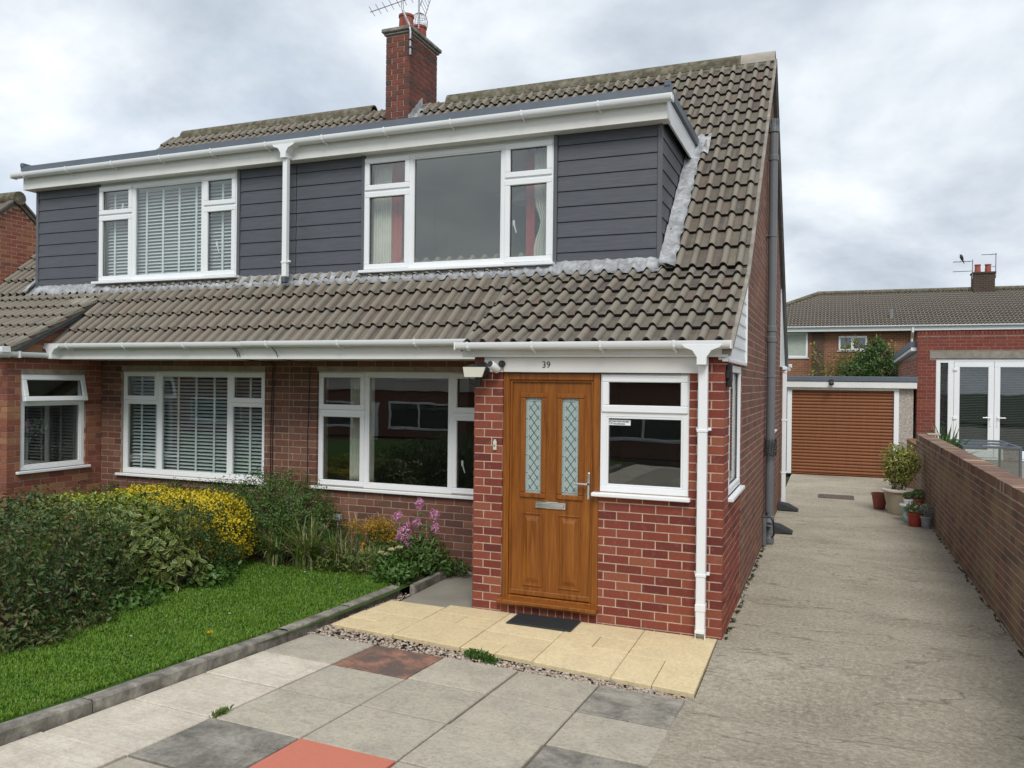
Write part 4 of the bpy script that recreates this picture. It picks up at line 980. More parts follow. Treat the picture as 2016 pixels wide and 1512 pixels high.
apron(hr, PARTY, DXR+.04); apron(hl, DXL-.04, PARTY)
def cheek_lead(root, x, sgn):
    V = []; F = []; n = 40
    for i in range(n+1):
        yy = DY-.13+(2.98-DY+.13)*i/n
        for k, off in enumerate((0.0, .01, .075, .16)):
            zz = ZM(yy)+(.11, .07, .075, .045)[k]+.010*math.sin(yy*23+k*2)+.008*math.sin(yy*51+k)+(.02*math.sin(i*.9) if k == 2 else 0)
            V.append((x+sgn*(off+(.012*math.sin(yy*29) if k == 3 else 0)), yy, zz))
    for i in range(n):
        for k in range(3): F.append((i*4+k, i*4+k+1, (i+1)*4+k+1, (i+1)*4+k) if sgn > 0 else (i*4+k, (i+1)*4+k, (i+1)*4+k+1, i*4+k+1))
    o = np_mesh('lead_soaker', np.array(V), np.array(F), M_lead, root, smooth=True); o.modifiers.new('thick', 'SOLIDIFY').thickness = .003
cheek_lead(hr, DXR+.008, 1); cheek_lead(hl, DXL-.008, -1)
V = []; F = []
for i in range(9):
    for k in range(5): yy = 2.95+.32*k/4; V.append((1.47+.20*i/8, yy, ZM(yy)+.05+.02*math.sin(i*1.3+k)))
for i in range(8):
    for k in range(4): F.append((i*5+k, (i+1)*5+k, (i+1)*5+k+1, i*5+k+1))
np_mesh('lead_saddle', np.array(V), np.array(F), M_lead, hr, smooth=True)

# --- main eaves of both houses
EY = .58
def eaves(root, xa, xb):
    f = MB(); f.cbox(xa, xb, EY, EY+.02, 2.325, 2.50, .003); f.build('fascia', M_upvc_cream, root)
    f = MB(); f.cbox(xa, xb, EY-.012, EY+.001, 2.325, 2.352, .003); f.build('fascia_trim', M_upvc_cream, root)
    f = MB(); f.box(xa, xb, EY+.021, DF+.012, 2.33, 2.345); f.build('soffit', M_upvc_cream, root)
eaves(hr, PARTY+.001, -.112); eaves(hl, MIR(0)+.002, PARTY-.001)
gutter(hr, PARTY+.001, -.13, EY-.058, 2.525, (0, 0), .93, .35); gutter(hl, MIR(0)+.03, PARTY-.001, EY-.058, 2.520, (1, 0), .93, .38)
o_ = hopper(hl, MIR(0)+.12, EY-.058, 2.49)
# low gutter along the wing flank that takes the main gutter's water
g = MB(); g.prism([(MIR(0)+.062-p, 2.40+q) for p, q in GP], lambda p, t: (p[0], t, p[1]), -.3, .70); gl = g.build('gutter', M_upvc, hl, True)
for yy in (.07, .55): MB().cbox(MIR(0)+.001, MIR(0)+.13, yy-.012, yy+.012, 2.325, 2.41, .004).build('bracket', M_upvc, gl)
# --- porch eaves
PY = -.035
f = MB(); f.cbox(-.10, EN+.03, PY-.02, PY, 2.325, 2.40, .003); f.build('fascia', M_upvc_cream, hr)
f = MB(); f.cbox(-.10, EN+.03, PY-.03, PY-.019, 2.325, 2.345, .003); f.build('fascia_trim', M_upvc_cream, hr)
f = MB(); f.box(-.10, EN+.03, PY+.001, .0, 2.326, 2.338); f.build('soffit', M_upvc_cream, hr)
MB().cbox(MIR(EN)-.03, MIR(0)+.10, PY-.02, PY, 2.325, 2.40, .003).build('fascia', M_upvc_cream, hl); gutter(hl, MIR(EN)-.06, MIR(0)+.13, PY-.078, 2.455, (1, 1), .62, .13)
gutter(hr, -.13, EN+.06, PY-.078, 2.455, (1, 1), .62, .13)
hopper(hr, 2.085, PY-.078, 2.42)
MB().cbox(.105, 2.10, -.018, -.002, 2.19, 2.324, .003).build('lintel_board', M_upvc_cream, hr)
m = MB(); square_pipe(m, 2.085, -.055, .08, 2.31, .0375); dp = m.build('downpipe', M_upvc, hr)
m = MB(); m.cbox(2.085-.042, 2.085+.042, -.097, -.013, .24, .30, .004); m.build('pipe_socket', M_upvc, dp)
for zz in (1.72, .535): pipe_clip(dp, 2.085, -.055, zz, .0375)
sh = MB()
for bx in ((2.045, 2.125, -.095, -.09, -.005, .085), (2.045, 2.05, -.09, -.02, -.005, .085), (2.12, 2.125, -.09, -.02, -.005, .085), (2.05, 2.12, -.025, -.02, -.005, .085)): 
    if bx[2] > -.094: sh.box(*bx)
sh.box(2.045, 2.125, -.098, -.09, .062, .085); sh.box(2.045, 2.125, -.098, -.092, -.005, .006); sh.build('pipe_shoe', M_upvc, dp)
# white boards on the gable flank of the low porch roof
cl = MB(); clad = None
zc0 = 2.30; n = 0; cy1 = 1.60; TC = TS(EN+.012)
cb_ = MB(TS(EN+.0)).hexa([(-.03, -.004, 2.302), (cy1, -.004, 2.302), (cy1, .05, 2.302), (-.03, .05, 2.302)], [(-.03, -.004, 2.33), (cy1, -.004, ZP(cy1)-.10), (cy1, .05, ZP(cy1)-.10), (-.03, .05, 2.33)]).build('side_cladding', M_clad_white, hr)
z = 2.32
while z < 3.36:
    h = min(.118, 3.40-z); y0 = max(-.05, (z+h+.10-2.496)/SLQ if z+h+.1 < ZP(KINK) else (z+h+.12-1.971)/SLP)
    if cy1-y0 > .06: board(None, TC, y0, cy1, z, h).build('board', M_clad_white, cb_)
    z += .118
MB(TC).cbox(-.05, cy1+.02, -.012, .03, 2.288, 2.318, .004).build('cladding_trim', M_upvc, cb_); MB(TC).cbox(cy1, cy1+.03, -.012, .03, 2.318, ZM(cy1)-.10, .004).build('cladding_trim', M_upvc, cb_)
# rear low eave with white boards and gutter
yb0, yb1 = 2*RIDGE-2.0, 2*RIDGE-.55
m = MB(TS(EN+.012)); m.hexa([(yb0, 0, 2.42), (yb1, 0, 2.42), (yb1, .05, 2.42), (yb0, .05, 2.42)], [(yb0, 0, under(yb0)), (yb1, 0, 2.52), (yb1, .05, 2.52), (yb0, .05, under(yb0))]); m.build('side_cladding', M_clad_white, hr)
gutter(hr, .5, EN+.12, 2*RIDGE-.47, 2.50, (0, 1), .9, .2)
m = MB(); square_pipe(m, EN+.075, 7.75, .05, 2.30, .034); m.cbox(EN+.035, EN+.11, 7.7, 9.2, 2.36, 2.42, .01); m.tube([(EN+.075, 7.72, 2.30), (EN+.075, 7.9, 2.40)], .034, 8); dp2 = m.build('downpipe', M_upvc, hr)
for zz in (1.5, .6): pipe_clip(dp2, EN+.075, 7.75, zz, .034)

# --- windows
def front_win(T, u0, u1, z0, z1, a, b, zt, parent, **k):
    return window(T, u0, u1, z0, z1, [(u0, a, zt, z1, 'sash'), (u0, a, z0, zt, k.pop('ll', 'sash')), (a, b, z0, z1, 'fixed'), (b, u1, zt, z1, 'sash'), (b, u1, z0, zt, k.pop('rr', 'sash'))], parent, **k)
front_win(TF(DY-.05), WR[0], WR[1], 3.40, 4.735, -1.49, -.32, 4.335, hr, room=M_interior_pale, handle=[(-.22, 3.86, 1)], room_d=2.4, sill_over=.03)
front_win(TF(DY-.05), WLm[0], WLm[1], 3.42, 4.735, -5.76, -4.54, 4.33, hl, room=M_interior, handle=[(-4.36, 3.85, 1), (-6.0, 4.46, -1)], room_d=2.0, sill_over=.05)
front_win(TM, opm[0][0], opm[0][1], .83, 2.205, -2.03, -.91, 1.735, hr, room=M_interior_dark, handle=[(-.79, 1.18, 1)], room_d=2.6, rm=(.35, .25))
front_win(TM, opl[0][0], opl[0][1], .82, 2.195, -5.21, -4.04, 1.79, hl, ll='fixed', rr='fixed', room=M_interior_dark, room_d=2.0)
pw_ = window(TP, 1.197, 1.964, 1.157, 2.184, [(1.197, 1.964, 1.838, 2.184, 'sash'), (1.197, 1.964, 1.157, 1.838, 'fixed')], hr, sill_over=.0, sill=False, room=M_interior_dark, room_d=1.0, inset=.02, rm=(.1, .08))
MB(TP).cbox(1.14, 1.985, -.06, .03, 1.12, 1.154, .006).build('sill', M_upvc, pw_)
window(TSI, .347, 1.303, 1.127, 2.283, [(.347, 1.303, 1.127, 2.283, 'sash')], hr, room=None, inset=.015, sill_over=.03, fw=.05)
window(TSI, 4.752, 6.248, 1.422, 2.298, [(4.752, 5.5, 1.422, 2.298, 'sash'), (5.5, 6.248, 1.422, 2.298, 'fixed')], hr, inset=.02, room=M_interior_dark, room_d=.8)
window(TW, .177, 1.098, .932, 2.133, [(.177, 1.098, 1.775, 2.133, 'sash'), (.177, 1.098, .932, 1.775, 'fixed')], hl, room=M_interior_dark, room_d=1.4, tilt=0, inset=.02, rm=(.05, .12))
# sticker on the porch window
stk = thing('window_sticker', 'small white no cold callers sticker inside the porch window', 'sticker', (1.33, .045, 1.77))
MB(TP).box(1.262, 1.458, .0465, .0475, 1.737, 1.785).build('label', M_sticker, stk)
def text(body, loc, size, mat, parent, name='lettering', T=None, bold=0.0, ext=.0008, align='LEFT'):
    cu = bpy.data.curves.new(name, 'FONT'); cu.body = body; cu.size = size; cu.extrude = ext; cu.offset = bold; cu.align_x = align; cu.resolution_u = 3
    tmp = bpy.data.objects.new('t', cu); col.objects.link(tmp); dg = bpy.context.evaluated_depsgraph_get(); me = bpy.data.meshes.new_from_object(tmp.evaluated_get(dg)); bpy.data.objects.remove(tmp)
    me.materials.clear(); me.materials.append(mat)
    return link(bpy.data.objects.new(name, me), parent, (T or Matrix()) @ Matrix.Translation(loc) @ Matrix.Rotation(R(90), 4, 'X'))
text('NO COLD CALLERS', (1.305, .0455, 1.764), .0155, M_ink, stk, bold=.0004); text('NO JUNK MAIL', (1.305, .0455, 1.744), .0155, M_ink, stk, bold=.0004)
rg = MB(); rg.tube([(1.284+.014*math.cos(t), .0455, 1.761+.014*math.sin(t)) for t in lin(0, 2*math.pi, 20)], .0018, 4, False); rg.tube([(1.274, .0455, 1.771), (1.294, .0455, 1.751)], .0018, 4); rg.build('no_symbol', M_ink, stk)
# house number
num = thing('house_number', 'black number 39 on the white board above the oak door', 'house number', (.71, -.02, 2.23))
text('39', (.665, -.0195, 2.231), .082, M_ink, num, 'digits', ext=.002)

# --- front door
d0, d1, db, dt = .285, 1.193, .118, 2.184
fr = MB(TP); fw_ = .062
fr.cbox(d0, d0+fw_, .01, .075, db, dt, .005); fr.cbox(d1-fw_, d1, .01, .075, db, dt, .005); fr.cbox(d0+fw_, d1-fw_, .011, .074, dt-fw_, dt, .005); fr.cbox(d0+fw_, d1-fw_, .011, .074, db, db+.05, .005)
fr.cbox(d0+fw_, d0+fw_+.02, .025, .07, db+.05, dt-fw_, .004); fr.cbox(d1-fw_-.02, d1-fw_, .025, .07, db+.05, dt-fw_, .004); fr.cbox(d0+fw_, d1-fw_, .026, .07, dt-fw_-.02, dt-fw_, .004)
door = fr.build('front_door', M_oak, hr)
lx0, lx1, lz0, lz1 = d0+fw_+.004, d1-fw_-.004, db+.055, dt-fw_-.004
gz = [(.492, .650), (.838, 1.0)]; g0, g1 = 1.10, 1.965
lf = MB(TP); us = [lx0, .492-.0, .650, .838, 1.0, lx1]
for i, (a, b) in enumerate(zip(us, us[1:])):
    if i in (1, 3): lf.box(a, b, .045, .09, lz0, g0); lf.box(a, b, .045, .09, g1, lz1)
    else: lf.box(a, b, .045, .09, lz0, lz1)
lf.build('leaf', M_oak, door)
for a, b in gz:
    md = MB(TP)
    for bx in ((a-.045, b+.045, g1-.005, g1+.04), (a-.045, b+.045, g0-.04, g0+.005), (a-.045, a+.005, g0+.005, g1-.005), (b-.005, b+.045, g0+.005, g1-.005)): md.cbox(bx[0], bx[1], .028, .046, bx[2], bx[3], .007)
    md.build('glazing_moulding', M_oak, door)
    MB(TP).box(a, b, .055, .06, g0, g1).build('pane', M_frost, door)
    cm = MB(TP); bw = .028; ia, ib, ic, id_ = a+bw, b-bw+.002, g0+bw, g1-bw
    def bar(m, p, q, wd, y=.0535):
        p = Vector((p[0], 0, p[1])); q = Vector((q[0], 0, q[1])); d = (q-p).normalized(); s2 = Vector((-d.z, 0, d.x))*wd/2
        m.hexa([(v.x, y-.0015, v.z) for v in (p-s2, q-s2, q+s2, p+s2)], [(v.x, y+.0014, v.z) for v in (p-s2, q-s2, q+s2, p+s2)])
    nd = 9; wz = (id_-ic)/nd; wx = ib-ia
    for k in range(-1, nd+1):
        for sg in (1, -1):
            for off in (0, .5):
                # clipped diagonals of the diamond lattice
                z0_ = ic+(k+off)*wz*1.0; p = (ia, z0_) if sg > 0 else (ib, z0_); q = (ib, z0_+wz*1.55) if sg > 0 else (ia, z0_+wz*1.55)
                if off: continue
                lo_, hi_ = p[1], q[1]
                def at(zv): t = (zv-lo_)/(hi_-lo_); return (p[0]+(q[0]-p[0])*t, zv)
                if hi_ <= ic or lo_ >= id_: continue
                bar(cm, at(max(lo_, ic)), at(min(hi_, id_)), .0045, .0537 if sg > 0 else .0522)
    cm.build('diamond_leading', M_leadcame, door)
    bd = MB(TP)
    for p, q in (((ia, ic), (ia, id_)), ((ib, ic), (ib, id_)), ((ia, ic), (ib, ic)), ((ia, id_), (ib, id_))): bar(bd, p, q, .005, .0505)
    for k in range(6):
        zz = ic+(id_-ic)*k/5; bar(bd, (a, zz), (ia-.004, zz), .005, .0505); bar(bd, (ib+.004, zz), (b, zz), .005, .0505)
    for xx in (ia+.3*(ib-ia), ia+.7*(ib-ia)): bar(bd, (xx, g0), (xx, ic-.004), .004, .0505); bar(bd, (xx, id_+.004), (xx, g1), .004, .0505)
    bd.build('border_leading', M_came_bright, door)
for a, b in ((.468, .668), (.812, 1.022)):
    for (p, q) in ((.26, .925),):
        m = MB(TP)
        for bx in ((a, b, q-.016, q), (a, b, p, p+.016), (a, a+.016, p+.016, q-.016), (b-.016, b, p+.016, q-.016)): m.cbox(bx[0], bx[1], .036, .046, bx[2], bx[3], .004)
        i = .035; m.convex([(a+i, .0445, p+i), (b-i, .0445, p+i), (b-i, .0445, q-i), (a+i, .0445, q-i), (a+i+.022, .034, p+i+.04), (b-i-.022, .034, p+i+.04), (b-i-.022, .034, q-i-.04), (a+i+.022, .034, q-i-.04)], [(0, 1, 5, 4), (1, 2, 6, 5), (2, 3, 7, 6), (3, 0, 4, 7), (4, 5, 6, 7), (3, 2, 1, 0)])
        m.build('raised_panel', M_oak, door)
m = MB(TP); m.cbox(lx0, lx1, .03, .046, lz0, lz0+.05, .008); m.build('weather_bar', M_oak, door)
m = MB(TP); m.cbox(d0-.015, d1+.01, -.075, .03, .108, .142, .006); m.cbox(d0-.005, d1, -.06, .03, .095, .108, .003); m.build('threshold', M_oak, door)
m = MB(TP); m.cbox(.592, .888, .032, .0445, .968, 1.032, .006); lbp = m.build('letter_plate', M_chrome, door); m = MB(TP); m.cbox(.607, .873, .026, .0325, .985, 1.02, .005); m.build('letter_flap', M_chrome, door)
m = MB(TP); m.cbox(1.077, 1.105, .034, .0445, 1.075, 1.315, .006); m.tube([(1.09, .036, 1.215), (1.09, -.005, 1.215), (1.08, -.018, 1.215), (.965, -.02, 1.218)], [.011, .011, .0105, .009], 10); m.tube([(1.091, .035, 1.125), (1.091, .026, 1.125)], .009, 10); m.build('handle', M_chrome, door, True)
MB(TP).box(lx0, lx1, .60, .62, 0, 2.2).build('hall', M_interior_dark, door)

BR.finish(); BL.finish()

# ------------------------------------------------------------------ things on the houses
def blind(T, u0, u1, z0, z1, y, pitch, tapes, label, tilt=28, mat=None):
    t = thing('venetian_blind', label, 'blind', tuple(T @ Vector(((u0+u1)/2, y, z0))))
    m = MB(); L = u1-u0; m.box(-L/2, L/2, -.024, .024, -.0014, .0014); me = m.mesh('slat', mat or M_blind)
    z = z0+.02
    while z < z1-.05:
        link(bpy.data.objects.new('slat', me), t, T @ Matrix.Translation(((u0+u1)/2, y, z)) @ Matrix.Rotation(R(tilt), 4, 'X')); z += pitch
    MB(T).cbox(u0, u1, y-.025, y+.025, z1-.045, z1, .004).build('headrail', mat or M_blind, t)
    for u in tapes: MB(T).box(u-.017, u+.017, y-.0275, y-.0262, z0, z1-.05).build('ladder_tape', M_tape, t)
blind(TM, -5.80, -3.50, .86, 2.16, .17, .046, [-5.62, -5.36, -4.98, -4.68, -4.38, -4.10, -3.80, -3.56], 'white venetian blind behind the ground floor window of the adjoining house')
blind(TF(DY-.05), -6.34, -4.05, 3.46, 4.70, .17, .045, [-6.2, -5.9, -5.62, -5.33, -5.05, -4.76, -4.32, -4.12], 'white venetian blind behind the dormer window of the adjoining house', 40)
def curtain(T, u0, u1, z0, z1, y, label, mat, tie=None, amp=.025):
    n = 48; V = []; F = []; zs = lin(z0, z1, 14)
    for k, z in enumerate(zs):
        tt = (z-z0)/(z1-z0); w_ = 1-(.35*math.exp(-((tt-.35)/.12)**2) if tie else 0)
        for i in range(n+1):
            u = (u0 if tie != 'r' else u1-(u1-u0)*w_)+(u1-u0)*w_*i/n; p = T @ Vector((u, y+amp*math.sin(i*1.05+.6*math.sin(i*.31))*(.6+.4*math.cos(tt*2)), z)); V.append(tuple(p))
    for k in range(14):
        for i in range(n): F.append((k*(n+1)+i, k*(n+1)+i+1, (k+1)*(n+1)+i+1, (k+1)*(n+1)+i))
    o = np_mesh('curtain', np.array(V), np.array(F), mat, smooth=True); o.modifiers.new('thick', 'SOLIDIFY').thickness = .004
    return tag(o, label, 'curtain')
TU = TF(DY-.05)
curtain(TU, -2.08, -1.83, 3.42, 4.70, .20, 'cream curtain at the left end of the upper window above number 39', M_curtain)
curtain(TU, -1.83, -1.70, 3.42, 4.70, .22, 'red curtain lining beside the downpipe end of the upper window', M_curtain_red)
curtain(TU, -.02, .20, 3.42, 4.70, .20, 'cream tied curtain at the gable end of the upper window', M_curtain, 'r')
curtain(TU, -.12, -.02, 3.42, 4.70, .22, 'red curtain lining beside the gable end curtain of the upper window', M_curtain_red)
curtain(TM, -2.40, -2.06, .86, 2.16, .28, 'pale net curtain at the end of the ground floor living room window', M_curtain, amp=.018)
ls = MB(); ls.lathe([(.17, 0), (.05, .13), (.048, .13), (.168, -.002)], (-.55, 2.6, 4.34), 20); ls.tube([(-.55, 2.6, 4.45), (-.55, 2.6, 4.85)], .005, 5); tag(ls.build('lampshade', M_curtain, None, True), 'white conical lampshade hanging inside the upper window', 'lampshade')
# vase of flowers inside the wing window
vt = thing('flower_vase', 'glass vase of pink and white flowers inside the half open window', 'vase', (MIR(0)-.25, .42, .96))
m = MB(); m.lathe([(.05, 0), (.035, .1), (.045, .25), (.075, .36), (.07, .36), (.04, .24), (.03, .1), (0, .02)], (MIR(0)-.25, .42, .96), 16); m.build('vase', M_silver, vt, True)
P, N = lobes_points([(MIR(0)-.25, .34, 1.47, .09, .1, .07)], 240); leaf_mesh('blooms', P, N, .05, .04, M_flower_pink, vt)
P, N = lobes_points([(MIR(0)-.25, .22, 1.45, .07, .07, .06)], 150); leaf_mesh('blooms', P, N, .05, .04, M_flower_white, vt)
P, N = lobes_points([(MIR(0)-.25, .56, 1.46, .12, .13, .11)], 160); leaf_mesh('foliage', P, N, .05, .02, M_silver, vt)
# cables on the wall
for xx, lab in ((-3.34, ''), (-3.31, ''), (-2.79, '')):
    MB().tube([(xx+.05, EY-.11, 2.52), (xx+.12, EY-.03, 2.40), (xx+.13, EY-.005, 2.33), (xx+.02, DF-.02, 2.30), (xx, DF-.012, 2.2), (xx-.02, DF-.012, 1.4), (xx-.015, DF-.012, .3)], .005, 5).build('cable', M_black, hr if xx > PARTY else hl, True)
# floodlight, camera, doorbell
ft = thing('floodlight', 'security floodlight with wide pale lens at the porch corner', 'floodlight', (.08, -.06, 2.14))
m = MB(); m.cbox(.03, .13, -.05, -.002, 2.13, 2.28, .01); m.build('mount', M_black, ft)
m = MB(); m.hexa([(-.01, -.19, 2.145), (.165, -.19, 2.145), (.18, -.06, 2.18), (-.025, -.06, 2.18)], [(-.035, -.17, 2.23), (.19, -.17, 2.23), (.17, -.05, 2.26), (-.015, -.05, 2.26)]); m.build('housing', M_black, ft)
m = MB(); m.hexa([(-.008, -.205, 2.142), (.163, -.205, 2.142), (.163, -.192, 2.142), (-.008, -.192, 2.142)], [(-.033, -.187, 2.232), (.188, -.187, 2.232), (.188, -.172, 2.232), (-.033, -.172, 2.232)]); m.build('lens', M_lampglass, ft)
m = MB(); m.lathe([(.0, -.05), (.025, -.04), (.036, 0), (.03, .03), (0, .03)], (.09, -.12, 2.10), 16); m.build('sensor', M_black, ft, True)
MB().tube([(-.01, -.09, 2.17), (-.015, -.08, 2.09), (.05, -.04, 2.05), (.10, -.02, 2.08)], .004, 5).build('cable', M_black, ft, True)
ct = thing('security_camera', 'small white security camera beside the floodlight', 'camera', (.26, -.06, 2.22))
m = MB(); m.lathe([(.034, -.06), (.036, -.05), (.036, .05), (.03, .06)], (0, 0, 0), 20)
Tc = Matrix.Translation((.235, -.105, 2.235)) @ Matrix.Rotation(R(-28), 4, 'Y') @ Matrix.Rotation(R(62), 4, 'X'); m2 = MB(Tc); m2.v = [tuple(Tc @ Vector(p)) for p in m.v]; m2.f = m.f; m2.build('body', M_upvc, ct, True)
m = MB(Tc); m.lathe([(.030, .0605), (.030, .064), (.0, .066)], (0, 0, 0), 18); m.build('lens_face', M_black, ct, True)
m = MB(); m.lathe([(.03, 0), (.03, .03), (.02, .05), (0, .05)], (0, 0, 0), 16); Tm_ = Matrix.Translation((.285, -.018, 2.265)) @ Matrix.Rotation(R(90), 4, 'X'); m.v = [tuple(Tm_ @ Vector(p)) for p in m.v]; m.build('mount', M_black, ct, True)
MB().tube([(.285, -.02, 2.24), (.30, -.02, 2.19), (.6, -.021, 2.186), (1.2, -.021, 2.188), (1.9, -.021, 2.184)], .0035, 5).build('cable', M_black, ct, True)
bt = thing('doorbell', 'narrow cream doorbell push on the brick pier beside the door', 'doorbell', (.215, -.01, 1.48))
MB().cbox(.198, .232, -.020, -.002, 1.478, 1.562, .005).build('case', M_cream_rim, bt); m = MB(); m.tube([(.215, -.024, 1.52), (.215, -.0195, 1.52)], .008, 12); m.build('button', M_steel, bt); MB().cbox(.205, .225, -.016, -.002, 1.563, 1.575, .002).build('clip', M_cream_rim, bt)
ct2 = MB(TSI); ct2.cbox(.06, .105, -.05, -.004, 2.08, 2.27, .008); ct2.cbox(.03, .06, -.03, -.004, 2.15, 2.22, .004); tag(ct2.build('wall_lamp', M_black), 'slim black lamp on the porch corner above the side window', 'wall lamp')
# door mat
mt_ = thing('door_mat', 'black rubber door mat lying on the yellow patio', 'mat', (.76, -.18, .02))
m = MB(); m.cbox(.475, 1.06, -.345, -.03, .018, .030, .005); m.build('backing', M_rubber, mt_)
m = MB()
for i in range(24): m.cbox(.50+i*.0227, .515+i*.0227, -.325, -.05, .0305, .036, .002)
m.build('ribs', M_rubber, mt_)['kind'] = 'stuff'
# soil pipe on the gable
st = thing('soil_pipe', 'tall grey plastic soil pipe standing against the brick gable', 'pipe', (2.325, 4.33, -.02))
px_, py_ = 2.325, 4.33
MB().tube([(px_, py_, -.05), (px_, py_, 5.52)], .055, 24).build('pipe', M_grey_pvc, st, True)
for zz in (.02, .30, 2.66, 2.80, 5.05): m = MB(); m.lathe([(.056, 0), (.064, .01), (.064, .07), (.056, .08)], (px_, py_, zz), 24); m.build('collar', M_grey_pvc, st, True)
for zz in (.15, 2.2, 4.05): m = MB(); m.lathe([(.058, 0), (.062, .003), (.062, .02), (.058, .023)], (px_, py_, zz), 20); m.box(2.25, 2.27, py_-.09, py_+.09, zz+.004, zz+.02); m.build('bracket', M_grey_pvc, st)
m = MB(); m.lathe([(.056, 0), (.07, .01), (.07, .06), (.06, .10), (.05, .18), (0, .18)], (px_, py_, 5.42), 20)
for k in range(14): a = 2*math.pi*k/14; m.box(px_+.066*math.cos(a)-.005, px_+.066*math.cos(a)+.005, py_+.066*math.sin(a)-.005, py_+.066*math.sin(a)+.005, 5.48, 5.60)
m.build('vent_cowl', M_grey_pvc, st, True)
m = MB(); m.tube([(px_, py_-.03, .33), (px_, py_-.10, .28)], .04, 16); m.lathe([(.04, 0), (.03, .01)], (px_, py_-.10, .26), 12); m.build('access_cap', M_grey_pvc, st, True)
m = MB(); m.tube([(2.27, py_-.16, .40), (2.27, py_-.16, -.02)], .03, 12); m.build('waste_pipe', M_grey_pvc, st, True)
nt_ = MB()
for k in range(9): zz = 1.18+k*.025; nt_.tube([(px_+.10*math.cos(t)-.02, py_+.13*math.sin(t), zz+.01*math.sin(3*t+k)) for t in lin(0, 2*math.pi, 16)], .004, 4, False)
for k in range(16): a = 2*math.pi*k/16; nt_.tube([(px_+.10*math.cos(a)-.02, py_+.13*math.sin(a), 1.17), (px_+.10*math.cos(a+.2)-.02, py_+.13*math.sin(a+.2), 1.40)], .004, 4, False)
tag(nt_.build('wire_basket', M_black, None, True), 'dark wire plant basket hanging round the grey soil pipe', 'basket')
tp = MB(); tp.tube([(2.25, 3.95, .42), (2.36, 3.95, .42), (2.40, 3.95, .37)], .014, 8); tp.tube([(2.32, 3.95, .42), (2.32, 3.95, .47)], .008, 8); tp.cbox(2.295, 2.345, 3.94, 3.96, .465, .48, .003); tp.tube([(2.40, 3.95, .37), (2.41, 3.95, .2), (2.38, 3.98, .15)], .012, 8); tag(tp.build('outside_tap', M_black, None, True), 'dark outside tap low on the gable wall beside the soil pipe', 'tap')
for (yy, lab) in ((5.3, 'black plastic drain guard on the drive just behind the soil pipe'), (7.5, 'black plastic drain guard at the foot of the white rear downpipe')):
    m = MB(); m.convex([(2.27, yy-.12, .008), (2.58, yy-.12, .008), (2.58, yy+.12, .008), (2.27, yy+.12, .008), (2.27, yy-.10, .13), (2.42, yy-.08, .11), (2.42, yy+.08, .11), (2.27, yy+.10, .13), (2.58, yy-.12, .02), (2.58, yy+.12, .02)], [(3, 2, 1, 0), (4, 5, 6, 7), (0, 1, 8, 5, 4), (2, 3, 7, 6, 9), (5, 8, 9, 6), (1, 2, 9, 8), (3, 0, 4, 7)]); tag(m.build('drain_guard', M_rubber), lab, 'drain guard')
# ------------------------------------------------------------------ boundary wall
bw = thing('boundary_wall', 'weathered brown brick boundary wall with brick on edge coping beside the drive', 'wall', (4.61, 2, 0))
BW = Bricks(bw); TWL = TL(4.5)
wb = MB().box(4.5012, 4.72, -7, 9.30, -.1, 1.2585).build('wall_core', M_mortar_wall, bw)
BW.course_wall(TWL, -9.30, 7.0, -.04, 1.155, .0747, .225, M_brick_wall, wb, j=.009)
BW.finish()
BCp = Bricks(bw); BCp.limit = 230
yy = 9.30
while yy > -7:
    J = Matrix.Translation((0, 0, random.uniform(-.003, .003)))
    BCp.put(J @ TL(4.4985), -yy, 1.163, .0655, .098, .2225, M_brick_wall, wb, .003); yy -= .0752
BCp.finish()
# low end piece behind
MB().cbox(4.5, 4.72, 9.31, 11.2, -.1, 1.06, .006).build('end_wall', M_brick_far, bw)

# ------------------------------------------------------------------ garage
gt = thing('garage', 'flat roofed garage with brown roller door at the end of the drive', 'garage', (3.5, 13.5, 0)); GY = 13.5
m = MB(); m.box(4.515, 4.81, GY+.02, GY+.1, -.05, 2.07); m.box(4.79, 4.81, GY+.1, 19, -.05, 2.07); m.box(2.06, 2.10, GY+.05, 19, -.05, 2.07); m.build('wall', M_dash, gt)
m = MB(); m.box(2.05, 4.87, GY-.10, 19.1, 2.235, 2.27); m.build('flat_roof', M_felt, gt)
MB().cbox(2.04, 4.885, GY-.14, GY-.10, 2.205, 2.325, .01).build('roof_edge_trim', M_leadtrim, gt); MB().cbox(2.05, 4.87, GY-.12, GY-.02, 2.055, 2.20, .01).build('fascia', M_upvc_cream, gt)
for a, b in ((2.10, 2.205), (4.41, 4.513)): MB().cbox(a, b, GY-.02, GY+.06, .0, 2.0, .006).build('door_post', M_upvc, gt)
MB().cbox(2.10, 4.513, GY-.025, GY+.06, 2.0, 2.055, .006).build('door_head', M_upvc, gt)
rd = MB().box(2.21, 4.405, GY+.05, GY+.06, .0, 2.0).build('roller_door', M_black, gt)
sp_ = [(.004, 0), (-.006, .005), (-.017, .02), (-.021, .038), (-.017, .057), (-.006, .071), (.004, .0755), (.010, .0755), (.010, 0)]
m = MB(); m.prism(sp_, lambda p, t: (t, p[0], p[1]), 0, 2.2); sme = m.mesh('door_slat', M_garage_slat)
for k in range(26): link(bpy.data.objects.new('door_slat', sme), rd, Matrix.Translation((2.207, GY+.04, .03+k*.0768)))
MB().cbox(2.207, 4.407, GY+.01, GY+.05, .005, .03, .004).build('bottom_rail', M_garage_slat, rd)
m = MB(); m.cbox(3.03, 3.12, GY-.17, GY-.125, 2.13, 2.25, .01); m.lathe([(.05, 0), (.06, .04), (.03, .09), (0, .09)], (3.075, GY-.22, 2.12), 14); tag(m.build('garage_lamp', M_black), 'small black lamp above the garage roller door', 'lamp')
